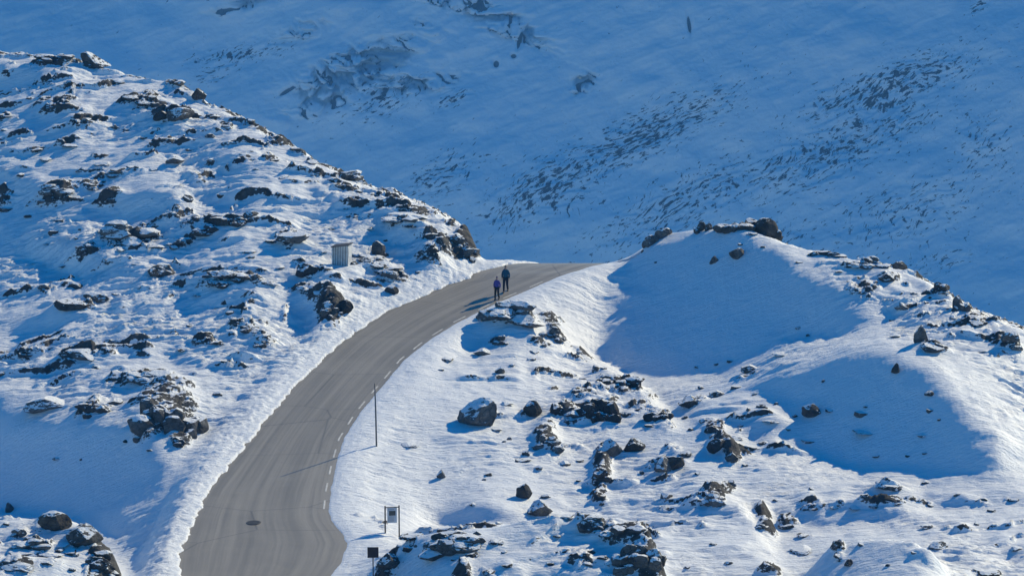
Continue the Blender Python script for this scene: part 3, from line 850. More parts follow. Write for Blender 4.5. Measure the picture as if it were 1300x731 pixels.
BIG = [
 (480, 319, 19, 21, 'o', 'rounded upright boulder standing just right of the small plank shed'),
 (388, 343, 31, 18, 'b', 'low dark boulder in the snow just left of the small plank shed'),
 (609, 527, 48, 36, 'l', 'largest lone boulder on the slope right of the road, casting a long blue shadow'),
 (56, 514, 54, 22, 'b', 'long flat-topped boulder at the left edge above the shaded hollow'),
 (121, 77, 32, 20, 'w', 'big pointed slab standing on the crest of the left hill'),
 (80, 67, 24, 11, 's', 'jagged rock on the left hill crest, left of the big pointed slab'),
 (138, 81, 12, 12, 'b', 'blocky rock touching the right foot of the pointed slab on the crest'),
 (252, 121, 18, 17, 'b', 'dark square block on the right shoulder of the left hill crest'),
 (205, 96, 11, 7, 'p', 'small peaked rock alone on the skyline between pointed slab and square block'),
 (205, 147, 22, 15, 'b', 'left one of two dark blocks side by side below the left hill crest'),
 (228, 147, 28, 17, 'b', 'right one of two dark blocks side by side below the left hill crest'),
 (220, 204, 21, 11, 'b', 'lone dark boulder in open snow halfway up the left hill'),
 (443, 222, 38, 13, 's', 'flat dark slab on the skyline where the left hill drops toward the valley'),
 (200, 342, 36, 16, 's', 'angular dark rock with a blue shadow in the middle of the left hillside'),
 (318, 273, 16, 8, 'b', 'small rounded boulder with snow cap upper right on the left hillside'),
 (371, 303, 34, 18, 'b', 'snow-streaked boulder above and left of the small plank shed'),
 (97, 364, 20, 8, 'b', 'short flat rock lying beside a smaller rock near the left edge'),
 (57, 364, 18, 8, 's', 'dark rock left of the short flat rock near the left edge'),
 (85, 386, 42, 14, 's', 'long sloping slab left of its rounder neighbour on the left hillside'),
 (122, 378, 28, 11, 'b', 'rounder rock at the right end of the long sloping slab'),
 (105, 452, 58, 16, 's', 'wide dark slab ridge above the rocky roadside cliff on the left'),
 (437, 392, 18, 20, 'b', 'dark boulder right against the snowbank left of the road'),
 (497, 369, 15, 11, 'b', 'small boulder at the snowbank below the shed, close to the road'),
 (492, 347, 22, 13, 's', 'dark broken rock below the rounded upright boulder'),
 (938, 322, 19, 14, 'b', 'dark boulder in the blue shade below the right hill summit rocks'),
 (906, 331, 13, 9, 'p', 'smaller rock left of the dark boulder below the summit rocks'),
 (1171, 426, 20, 20, 'p', 'pyramid-shaped dark rock on the sunny shoulder of the right hill'),
 (1181, 441, 30, 12, 's', 'low dark rock just in front of the pyramid-shaped rock'),
 (1030, 524, 26, 18, 'r', 'round dark boulder at the left edge of the shaded hollow on the right'),
 (1145, 390, 14, 13, 'b', 'squarish rock in the shade edge below the right hill ridge'),
 (1127, 352, 21, 14, 'b', 'boulder near the ridge line of the right hill, above the squarish rock'),
 (952, 468, 24, 11, 'b', 'flat boulder at the lower end of the sunlit strip on the right hill'),
 (1138, 469, 13, 14, 'p', 'small upright dark rock at the top of the shaded hollow on the right'),
 (1093, 525, 20, 9, 's', 'low rock lying in the middle of the shaded hollow on the right'),
 (676, 522, 28, 19, 'r', 'rounded boulder to the right of the largest lone boulder'),
 (706, 520, 20, 13, 'b', 'left one of the two low boulders leaning on the rocky rib'),
 (728, 527, 20, 11, 'b', 'right one of the two low boulders leaning on the rocky rib'),
 (777, 571, 32, 22, 'b', 'left one of a pair of boulders below the rocky rib'),
 (804, 567, 24, 18, 'b', 'right one of a pair of boulders below the rocky rib'),
 (665, 626, 22, 19, 'r', 'snow-dusted boulder above the near knoll, behind the boulder on its crest'),
 (686, 648, 34, 20, 'b', 'boulder sitting on the crest of the near snow knoll'),
 (560, 603, 11, 12, 'b', 'small lone rock in smooth snow between the road and the near knoll'),
 (840, 592, 22, 20, 'b', 'left one of two boulders leaning together right of the slope'),
 (857, 588, 21, 24, 'b', 'right one of two boulders leaning together right of the slope'),
 (845, 630, 15, 8, 'b', 'small flat boulder alone in the snow below the two leaning boulders'),
 (636, 471, 13, 10, 'b', 'small dark rock below the rocky knoll beside the road'),
 (612, 448, 21, 9, 'b', 'low rounded rock under the left side of the rocky knoll beside the road'),
 (688, 424, 16, 7, 's', 'thin flat rock in the middle of the rocky knoll beside the road'),
 (911, 567, 22, 17, 'b', 'dark boulder in the boulder line between the slope and the right flat'),
 (930, 580, 16, 16, 'b', 'lowest boulder of the line between the slope and the right flat'),
 (905, 545, 20, 12, 'b', 'uppermost boulder of the line between the slope and the right flat'),
 (877, 512, 30, 14, 'b', 'snow-capped flat boulder at the left end of the rubble below the right hill'),
 (910, 500, 20, 9, 'b', 'dark flat boulder in the rubble below the right hill'),
 (1190, 693, 23, 9, 'b', 'flat rock on the lower right flat, right of the shaded mound'),
 (1177, 669, 14, 6, 'b', 'small rock on the lower right flat, above the flat rock'),
 (1250, 728, 36, 9, 's', 'dark flat rock cut off by the bottom edge at the right'),
 (1128, 617, 36, 9, 's', 'peaked slab throwing a lens-shaped shadow on the right flat'),
 (69, 664, 34, 26, 'b', 'left one of the two big dark boulders on the near left knoll'),
 (104, 679, 44, 30, 'b', 'right one of the two big dark boulders on the near left knoll'),
 (24, 676, 16, 10, 'b', 'round stone left of the two big boulders on the near left knoll'),
 (11, 645, 14, 12, 'p', 'small dark peaked rock in the shaded hollow at the left edge'),
 (495, 714, 26, 26, 'b', 'brownish boulder at the left foot of the near knoll, beside the brown sign'),
 (748, 664, 40, 20, 's', 'broad flat rock in the dark crest of the near knoll'),
 (1063, 691, 10, 13, 'b', 'left one of the dark stones on the shaded mound face'),
 (1077, 715, 11, 10, 'b', 'lowest squarish stone on the shaded mound face'),
]
for i, (u, v, w, h, kd, lab) in enumerate(BIG): put_rock(u, v, w, h * (1 if kd in 'rwpol' else .9), kd, lab, group='boulders lying on the snow slopes', sink=.12 if kd in 'rwpol' else .22)

CROPS = [
 (210, 510, 84, 74, 28, 'large broken cliff of dark rock above the road on the left', 3, 1.7),
 (118, 520, 32, 20, 7, 'low rock outcrop between the long flat-topped boulder and the roadside cliff', 4, 1.0),
 (228, 562, 24, 18, 6, 'brown rubble outcrop at the foot of the roadside cliff', 5, 1.0),
 (185, 478, 52, 16, 9, 'flat ledge outcrop along the top of the roadside cliff', 6, .8),
 (421, 386, 26, 28, 9, 'dark rock cut beside the snowbank left of the road, below the shed', 7, 1.2),
 (158, 302, 62, 18, 11, 'long dark outcrop in the middle of the left hillside', 8, 1.0),
 (107, 318, 24, 9, 4, 'small dark outcrop left of the long outcrop on the left hillside', 9, 1.0),
 (228, 313, 34, 9, 5, 'thin outcrop just right of the long outcrop on the left hillside', 10, .9),
 (280, 284, 54, 15, 9, 'outcrop with a knob on top, upper middle of the left hillside', 11, 1.0),
 (68, 248, 38, 13, 7, 'dark outcrop on the far left above a shaded drift', 12, 1.0),
 (290, 356, 60, 12, 9, 'long low outcrop between the shed and the left hillside slabs', 13, .9),
 (470, 336, 60, 10, 9, 'low rocky ledge under the shed and the upright boulder', 14, .8),
 (312, 418, 30, 10, 5, 'outcrop above the snow-covered dome left of the road', 15, 1.0),
 (335, 436, 24, 12, 5, 'snow-covered dome of rock closest to the road bend on the left', 16, 1.0),
 (510, 270, 60, 12, 9, 'wide low outcrop near the rounded right end of the left hill', 17, .8),
 (590, 306, 30, 58, 18, 'steep dark rock face at the end of the left hill above the road', 18, 1.55),
 (547, 325, 20, 11, 5, 'small outcrop near the road left of the steep rock face', 19, 1.0),
 (63, 79, 44, 9, 8, 'flat dark outcrop along the left hill crest below the jagged rock', 20, .8),
 (175, 128, 38, 9, 6, 'narrow outcrop under the left hill crest', 21, .8),
 (225, 107, 28, 9, 6, 'broken outcrop on the skyline left of the dark square block', 22, .9),
 (150, 222, 40, 10, 6, 'flat outcrop left of the lone dark boulder on the left hill', 23, .8),
 (646, 404, 66, 19, 12, 'dark outcrop crowning the knoll right of the road', 24, 1.0),
 (706, 426, 26, 20, 7, 'rough outcrop on the right flank of the knoll beside the road', 25, 1.1),
 (637, 434, 22, 11, 5, 'small outcrop below the crown of the knoll beside the road', 26, 1.0),
 (756, 514, 56, 54, 18, 'steep rocky rib with snow streaks in the centre right', 27, 1.55),
 (788, 482, 50, 12, 9, 'ragged rock edge above the shaded face, right of the knoll beside the road', 55, 1.3),
 (836, 524, 32, 26, 9, 'streaky broken rock on the steep flank left of the rubble', 56, 1.2),
 (694, 553, 30, 38, 10, 'dark overhanging rock below the rounded boulder', 28, 1.2),
 (764, 596, 22, 34, 8, 'narrow dark cliff casting a round blue shadow', 29, 1.2),
 (968, 290, 46, 17, 11, 'dark summit outcrop on the right hill', 30, 2.2),
 (918, 284, 22, 12, 5, 'small summit outcrop left of the main one on the right hill', 31, 2.2),
 (893, 286, 18, 16, 5, 'leftmost block of rocks on the right hill summit', 32, 2.2),
 (932, 288, 40, 9, 9, 'low broken band of rock between the summit outcrops of the right hill', 50, 2.0),
 (992, 302, 36, 10, 8, 'dark broken rocks stepping down right of the main summit outcrop', 51, 2.0),
 (1045, 322, 40, 6, 6, 'thin dark rocks along the ridge right of the summit of the right hill', 52, 1.8),
 (1105, 335, 40, 6, 6, 'thin dark rocks on the ridge before the skyline falls away', 53, 1.8),
 (1185, 364, 36, 8, 6, 'dark broken rocks on the steep part of the right skyline', 54, 1.8),
 (830, 302, 40, 14, 9, 'dark ledge on the skyline above the road crest, left end of the right hill', 33, 2.2),
 (1142, 337, 38, 8, 6, 'thin outcrop on the falling skyline of the right hill', 34, 2.2),
 (1282, 438, 36, 15, 8, 'dark outcrop at the right edge on the shoulder of the right hill', 35, 1.0),
 (1222, 389, 24, 11, 5, 'small outcrop under the skyline at the right', 36, 2.2),
 (908, 632, 28, 26, 9, 'broken outcrop at the head of the gully in the lower right', 37, 1.1),
 (968, 662, 16, 34, 8, 'dark rock wall on the right side of the gully', 38, 1.2),
 (810, 702, 62, 58, 20, 'large dark cliff on the right end of the near knoll', 39, 1.55),
 (792, 678, 40, 20, 7, 'dark blocks above the cliff of the near knoll', 40, 1.0),
 (572, 690, 66, 22, 14, 'mass of dark broken rock on the left shoulder of the near knoll', 41, .9),
 (135, 716, 44, 28, 10, 'rocky lower edge of the near left knoll beside the road', 42, 1.0),
 (45, 700, 60, 12, 8, 'low brown ledge across the near left knoll', 43, .8),
 (8, 712, 26, 24, 6, 'dark outcrop at the left edge of the near left knoll', 44, 1.0),
]
for (u, v, w, h, n, lab, sd_, tall) in CROPS: outcrop(u, v, w, h, n, lab, sd_, tall=tall, deep=.6 if sd_ == 41 else 1.2)

SMALL = {
 'scattered rocks on the left hill crest': ('small dark rock poking through the snow high on the left hill', [
  (5, 147, 14, 7), (285, 160, 17, 6), (265, 172, 11, 9), (272, 148, 12, 5), (295, 180, 20, 5), (303, 201, 15, 5), (345, 203, 16, 6), (270, 203, 18, 7), (318, 153, 12, 6), (340, 168, 13, 6),
  (375, 190, 12, 6), (395, 206, 12, 6), (130, 207, 17, 5), (48, 190, 14, 5), (58, 202, 15, 4), (100, 217, 13, 5), (27, 222, 12, 7), (118, 239, 20, 8), (82, 242, 22, 8), (8, 66, 12, 5), (42, 68, 12, 5),
  (110, 152, 16, 7), (60, 124, 16, 6), (87, 184, 18, 6), (150, 105, 12, 5), (185, 175, 12, 5), (240, 190, 12, 4), (325, 215, 12, 4), (360, 225, 12, 4), (5, 165, 10, 4), (195, 215, 9, 4), (160, 165, 9, 4)]),
 'scattered rocks on the middle of the left hillside': ('small dark rock in the wind-carved snow of the middle left hillside', [
  (142, 254, 11, 11), (237, 252, 14, 12), (281, 248, 12, 7), (10, 266, 24, 8), (37, 275, 16, 6), (76, 279, 18, 7), (70, 294, 18, 10), (98, 302, 14, 5), (152, 316, 18, 6), (198, 314, 18, 6), (263, 297, 13, 8),
  (345, 306, 16, 7), (315, 320, 18, 5), (318, 326, 10, 8), (356, 339, 12, 6), (80, 338, 12, 5), (145, 373, 11, 5), (338, 360, 22, 5), (250, 374, 10, 5), (318, 381, 8, 8), (276, 391, 9, 5), (293, 397, 9, 6),
  (304, 405, 12, 6), (276, 435, 16, 6), (231, 443, 15, 6), (254, 435, 9, 6), (125, 466, 18, 7), (3, 474, 10, 8), (405, 372, 14, 6), (383, 366, 14, 6), (145, 510, 16, 9), (175, 556, 10, 12),
  (276, 500, 9, 9), (72, 582, 9, 5), (103, 583, 5, 5), (455, 243, 12, 5), (545, 298, 15, 6), (520, 286, 14, 6), (563, 312, 10, 6), (240, 413, 8, 4), (60, 310, 9, 4), (300, 340, 8, 4), (170, 335, 8, 4), (420, 290, 9, 4), (470, 290, 9, 4),
  (440, 265, 9, 4), (490, 305, 9, 4), (410, 320, 8, 4), (530, 345, 8, 5), (30, 450, 14, 6), (160, 560, 8, 4), (190, 572, 7, 4)]),
 'scattered rocks on the slope right of the road': ('small dark rock in the snow of the slope between the road and the near knoll', [
  (565, 456, 20, 8), (650, 463, 8, 5), (675, 456, 9, 5), (690, 438, 8, 5), (677, 447, 13, 5), (643, 513, 19, 6), (767, 562, 10, 7), (663, 584, 17, 6), (683, 593, 12, 8), (668, 575, 8, 12), (717, 588, 10, 8),
  (735, 585, 14, 6), (620, 602, 9, 5), (614, 608, 6, 4), (520, 564, 17, 6), (693, 630, 9, 11), (765, 640, 9, 6), (735, 446, 10, 5), (765, 467, 12, 5), (795, 487, 12, 5), (600, 640, 7, 4), (560, 470, 7, 4), (735, 610, 8, 4),
  (628, 545, 12, 5), (646, 556, 6, 6), (640, 560, 5, 4), (633, 664, 8, 4), (810, 520, 9, 5), (825, 540, 9, 5), (700, 470, 7, 4), (740, 480, 7, 4), (815, 600, 8, 6)]),
 'small rocks on the right hill': ('small dark rock on the snow of the right hill or its shaded hollow', [
  (1085, 335, 18, 5), (1110, 361, 10, 5), (1133, 406, 6, 4), (1013, 416, 6, 5), (1198, 371, 17, 5), (1240, 411, 20, 8), (1250, 447, 12, 5), (1198, 422, 12, 4), (1138, 427, 11, 5), (927, 458, 12, 6), (991, 450, 22, 3),
  (1045, 483, 6, 6), (1180, 499, 10, 9), (1180, 520, 9, 9), (1097, 548, 24, 4), (1113, 579, 11, 5), (1153, 578, 9, 5), (1053, 521, 9, 5), (1100, 516, 8, 5), (1010, 528, 10, 5), (940, 310, 8, 4), (955, 297, 15, 5), (970, 314, 10, 4),
  (1014, 333, 10, 4), (833, 333, 6, 4), (1026, 425, 5, 5), (885, 466, 7, 3), (910, 462, 7, 4), (1193, 533, 5, 3), (1170, 552, 8, 5), (1175, 575, 8, 4), (1065, 345, 8, 4), (1095, 372, 10, 4), (1160, 372, 8, 4), (1210, 402, 10, 5), (1278, 425, 9, 5), (1000, 306, 14, 6), (947, 280, 12, 5)]),
 'rubble between the slope and the right flat': ('small dark stone in the rubble between the centre slope and the right flat', [
  (934, 491, 12, 8), (968, 516, 10, 6), (980, 534, 18, 6), (893, 534, 10, 6), (933, 556, 14, 9), (970, 562, 14, 5), (1025, 560, 18, 5), (870, 576, 18, 8), (928, 612, 13, 10), (958, 500, 8, 5), (950, 520, 8, 4), (1000, 545, 8, 4), (890, 492, 9, 5),
  (870, 530, 9, 6), (885, 600, 8, 5), (940, 540, 9, 5), (985, 512, 8, 4), (945, 590, 7, 4), (878, 545, 8, 6)]),
 'small rocks on the lower right flat': ('small dark rock in the flat wind-carved snow of the lower right', [
  (1000, 667, 22, 10), (1020, 680, 15, 5), (1017, 698, 22, 8), (1215, 628, 13, 6), (1250, 634, 10, 6), (1285, 635, 16, 6), (1260, 648, 14, 5), (1290, 697, 14, 6), (1063, 705, 8, 7), (1093, 690, 8, 10), (1127, 717, 6, 4), (1160, 701, 8, 4),
  (1060, 643, 14, 4), (1035, 646, 12, 4), (1085, 645, 14, 4), (1110, 642, 12, 4), (1140, 640, 12, 4), (1000, 652, 16, 6), (1175, 612, 10, 5), (1240, 665, 9, 4), (1100, 628, 7, 3), (985, 635, 8, 4), (1180, 640, 9, 5), (1030, 620, 7, 3), (905, 690, 8, 5), (925, 715, 12, 5), (872, 720, 9, 5)]),
 'small rocks on the near knoll': ('small broken rock on the near snow knoll at the bottom centre', [
  (557, 681, 18, 11), (580, 677, 15, 10), (522, 682, 22, 10), (592, 686, 20, 13), (605, 676, 13, 9), (570, 697, 15, 9), (555, 693, 12, 10), (630, 688, 17, 8), (600, 704, 15, 7), (645, 718, 18, 7), (520, 696, 20, 11), (707, 680, 8, 4), (545, 708, 9, 4), (720, 656, 20, 5),
  (640, 700, 10, 4), (575, 710, 8, 4), (745, 716, 20, 8), (765, 708, 12, 6), (620, 725, 14, 8), (700, 715, 8, 4)]),
 'small rocks on the near left knoll': ('small rock on the near left knoll at the bottom left corner', [
  (22, 692, 12, 9), (90, 701, 18, 7), (20, 719, 34, 10), (60, 716, 18, 8), (75, 698, 14, 6), (45, 680, 8, 4), (90, 722, 12, 6), (118, 705, 10, 8), (8, 664, 10, 4)]),
}
for grp, (lab, pts) in SMALL.items():
    for (u, v, w, h) in pts:
        put_rock(u, v, w * _rng.uniform(.75, 1.3), h * _rng.uniform(.5, .85), _rng.choice('bsss'), lab, 'rock', 'rock', grp, None, _rng.uniform(.6, 1.3), _rng.uniform(.18, .38))


# ------------------------------------------------------------------ made things
def bx(bm, x0, y0, z0, x1, y1, z1, M=None):
    r = bmesh.ops.create_cube(bm, size=1)
    for v in r['verts']:
        v.co = Vector((x0 + (v.co.x + .5) * (x1 - x0), y0 + (v.co.y + .5) * (y1 - y0), z0 + (v.co.z + .5) * (z1 - z0)))
        if M: v.co = M @ v.co
    return r['verts']


def tube(bm, pts, rad, n=10):
    rings = []
    P = [Vector(p) for p in pts]
    for i, p in enumerate(P):
        d = (P[min(i + 1, len(P) - 1)] - P[max(i - 1, 0)]).normalized()
        a = d.orthogonal().normalized(); b = d.cross(a); r = rad[i] if isinstance(rad, (list, tuple)) else rad
        if i and rings:
            a0 = (rings[-1][0].co - P[i - 1]); a0 = (a0 - d * a0.dot(d))
            if a0.length > 1e-6: a = a0.normalized(); b = d.cross(a)
        rings.append([bm.verts.new(p + (a * math.cos(6.28318 * k / n) + b * math.sin(6.28318 * k / n)) * r) for k in range(n)])
    for r0, r1 in zip(rings[:-1], rings[1:]):
        for k in range(n): bm.faces.new((r0[k], r0[(k + 1) % n], r1[(k + 1) % n], r1[k]))
    bm.faces.new(rings[0][::-1]); bm.faces.new(rings[-1])


def empty(name, loc, rz=0, label=None, cat=None, group=None):
    o = bpy.data.objects.new(name, None); COL.objects.link(o); o.location = loc; o.rotation_euler = (0, 0, rz)
    o.empty_display_size = .2
    return tag(o, label, cat, group)


def bev(bm, w):
    bmesh.ops.bevel(bm, geom=bm.edges[:], offset=w, segments=1, affect='EDGES')


M_PLANK = simple_mat('weathered_grey_planks', (.60, .60, .59), .75, .25, 4)
M_PALE = simple_mat('pale_board', (.72, .72, .70), .6, .1, 5)
M_DARKROOF = simple_mat('dark_roofing', (.05, .05, .055), .7, .3, 5)
M_DARKWOOD = simple_mat('dark_stained_wood', (.030, .026, .024), .7, .35, 6)
M_BROWN = simple_mat('brown_sign_plate', (.050, .024, .024), .5, .2, 4)
M_STEEL = simple_mat('dark_galvanised_steel', (.09, .095, .11), .5, .3, 6, .3)
M_PANEL = simple_mat('printed_panel_paper', (.40, .46, .53), .45, .06, 3)
M_PHOTO = simple_mat('printed_dark_photo', (.055, .065, .065), .45, .6, 9)
M_INK = simple_mat('printed_grey_text', (.22, .25, .29), .5, .1, 9)
M_IRON = simple_mat('cast_iron', (.10, .095, .088), .6, .3, 12, .5)

# the shed: plank walls, mono-pitch roof, pale right-hand side with a bright upper panel
x, y, z = PAD
shed = empty('plank_shed', (x, y, z - .04), R(-17), 'small grey plank shed with a slanted roof on the left hillside', 'shed')
sw, sdp, sh = 1.08, .78, 1.26
bm = bmesh.new()
def wall_top(xx): return sh + .16 * (xx + sw / 2) / sw
nb = 9
for i in range(nb):                                         # board-and-gap front
    a = -sw / 2 + sw * i / nb; b_ = a + sw / nb - .05
    v = bx(bm, a, -sdp / 2 - (.012 if i % 2 else 0), -.3, b_, -sdp / 2 + .03, 1)
    for q in v:
        if q.co.z > .5: q.co.z = wall_top(q.co.x)
finish(bm, 'wall', M_PLANK, shed)
bm = bmesh.new()
v = bx(bm, -sw / 2 + .01, -sdp / 2 + .031, -.3, sw / 2 - .012, sdp / 2, 1)
for q in v:
    if q.co.z > .5: q.co.z = wall_top(q.co.x) - .01
finish(bm, 'inner_wall', M_DARKWOOD, shed)
bm = bmesh.new()
bx(bm, sw / 2 - .011, -sdp / 2 + .0, -.3, sw / 2 + .022, sdp / 2 + .01, sh + .14); bev(bm, .006)
sidew = finish(bm, 'side_wall', M_PLANK, shed)
bm = bmesh.new(); bx(bm, sw / 2 + .023, -sdp / 2 + .12, sh * .48, sw / 2 + .045, sdp / 2 - .1, sh * .98); bev(bm, .005)
finish(bm, 'hatch', M_PALE, shed)
bm = bmesh.new()
v = bx(bm, -sw / 2 - .08, -sdp / 2 - .1, 0, sw / 2 + .1, sdp / 2 + .1, .055)
for q in v: q.co.z += wall_top(q.co.x) + .004
bev(bm, .008)
finish(bm, 'roof', M_DARKROOF, shed)
bm = bmesh.new()
for sx in (-sw / 2 - .03, sw / 2 + .0): bx(bm, sx, -sdp / 2 - .05, -.3, sx + .05, -sdp / 2 - .013, sh - .01 + (.15 if sx > 0 else 0))
finish(bm, 'corner_board', M_PLANK, shed)

# snow pole beside the road
x, y, z, D = at(478, 566); k = D / FPX
ph = 80 * k / cp
bm = bmesh.new(); tube(bm, [(0, 0, -.4), (0, 0, ph * .55), (-.01, 0, ph)], [.05, .046, .032], 10)
pole = finish(bm, 'snow_pole', M_STEEL, None, (x, y, z), True); pole.rotation_euler = (0, R(-.8), 0)
tag(pole, 'tall thin dark snow pole standing in the snow right of the road', 'pole')

# information board on two posts
x, y, z, D = at(498, 679); k = D / FPX
board = empty('information_board', (x, y, z), R(8), 'information board with a dark picture hung between two dark posts', 'sign')
hw = 8.9 * k; ht = 39 * k
for s in (-1, 1):
    bm = bmesh.new(); bx(bm, s * hw - .035, -.035, -.4, s * hw + .035, .035, ht); bev(bm, .008); finish(bm, 'post', M_DARKWOOD, board)
bm = bmesh.new(); bx(bm, -hw + .115, -.02, ht * .42, hw - .115, .02, ht * .93); bev(bm, .006)
panel = finish(bm, 'panel', M_PANEL, board)
bm = bmesh.new(); bx(bm, -hw * .45, -.026, ht * .67, hw * .48, -.0205, ht * .83); finish(bm, 'picture', M_PHOTO, panel)
bm = bmesh.new(); rr_ = random.Random(5)
for i in range(6):
    zz = ht * (.635 - i * .033); bx(bm, -hw * .58, -.025, zz, hw * (.58 - rr_.random() * .35), -.0205, zz + ht * .012)
bx(bm, -hw * .55, -.025, ht * .862, hw * .3, -.0205, ht * .885)
finish(bm, 'printed_text', M_INK, panel)
bm = bmesh.new(); bx(bm, -hw + .036, -.028, ht * .93 + .001, hw - .036, .028, ht * .955); bev(bm, .006); finish(bm, 'crossbar', M_DARKWOOD, board)

# brown square sign on a post, its foot below the frame
x, y, z, D = at(474, 750); k = D / FPX
sgn = empty('brown_sign', (x, y, z), R(3), 'square brown sign plate on a thin post at the bottom edge', 'sign')
top = (752 - 695) * k / cp; pw = 7 * k
bm = bmesh.new(); tube(bm, [(0, .035, -.4), (0, .035, top - .04)], .03, 10); finish(bm, 'post', M_STEEL, sgn, None, True)
bm = bmesh.new(); bx(bm, -pw, -.012, top - 2 * pw, pw, .004, top); bev(bm, .004); finish(bm, 'plate', M_BROWN, sgn)

# manhole cover in the asphalt
hx, hy, hz = world(322, 663, F_road(663))
hx, hy = float(hx), float(hy)
bm = bmesh.new()
bmesh.ops.create_cone(bm, cap_ends=True, segments=40, radius1=.40, radius2=.39, depth=.02)
mh = finish(bm, 'manhole_cover', M_IRON, None, (hx, hy, float(road_h(hx, hy)) + .008))
tag(mh, 'round iron manhole cover set in the asphalt at the bottom of the road', 'manhole cover')
bm = bmesh.new()
for k_ in range(-3, 4):
    l = math.sqrt(.33 ** 2 - (k_ * .095) ** 2); bx(bm, -l, k_ * .095 - .018, .0101, l, k_ * .095 + .018, .016)
finish(bm, 'raised_ribs', M_IRON, mh)


# ------------------------------------------------------------------ two walkers
def skin_mesh(name, verts, edges, radii, root, sub=1):
    me = bpy.data.meshes.new(name); me.from_pydata(verts, edges, []); me.update()
    o = bpy.data.objects.new(name, me); COL.objects.link(o)
    sk = o.modifiers.new('skin', 'SKIN')
    for d, r_ in zip(me.skin_vertices[0].data, radii): d.radius = r_ if isinstance(r_, tuple) else (r_, r_)
    me.skin_vertices[0].data[root].use_root = True
    ss = o.modifiers.new('sub', 'SUBSURF'); ss.levels = sub; ss.render_levels = sub
    dg = bpy.context.evaluated_depsgraph_get(); ev = o.evaluated_get(dg)
    out = bpy.data.meshes.new_from_object(ev)
    bpy.data.objects.remove(o); bpy.data.meshes.remove(me)
    for p in out.polygons: p.use_smooth = True
    out.name = name
    return out


def cloth(name, col, rough=.8): return simple_mat(name, col, rough, .18, 5, 0, .2)


M_SKIN = simple_mat('skin', (.42, .25, .18), .55, .08, 8)


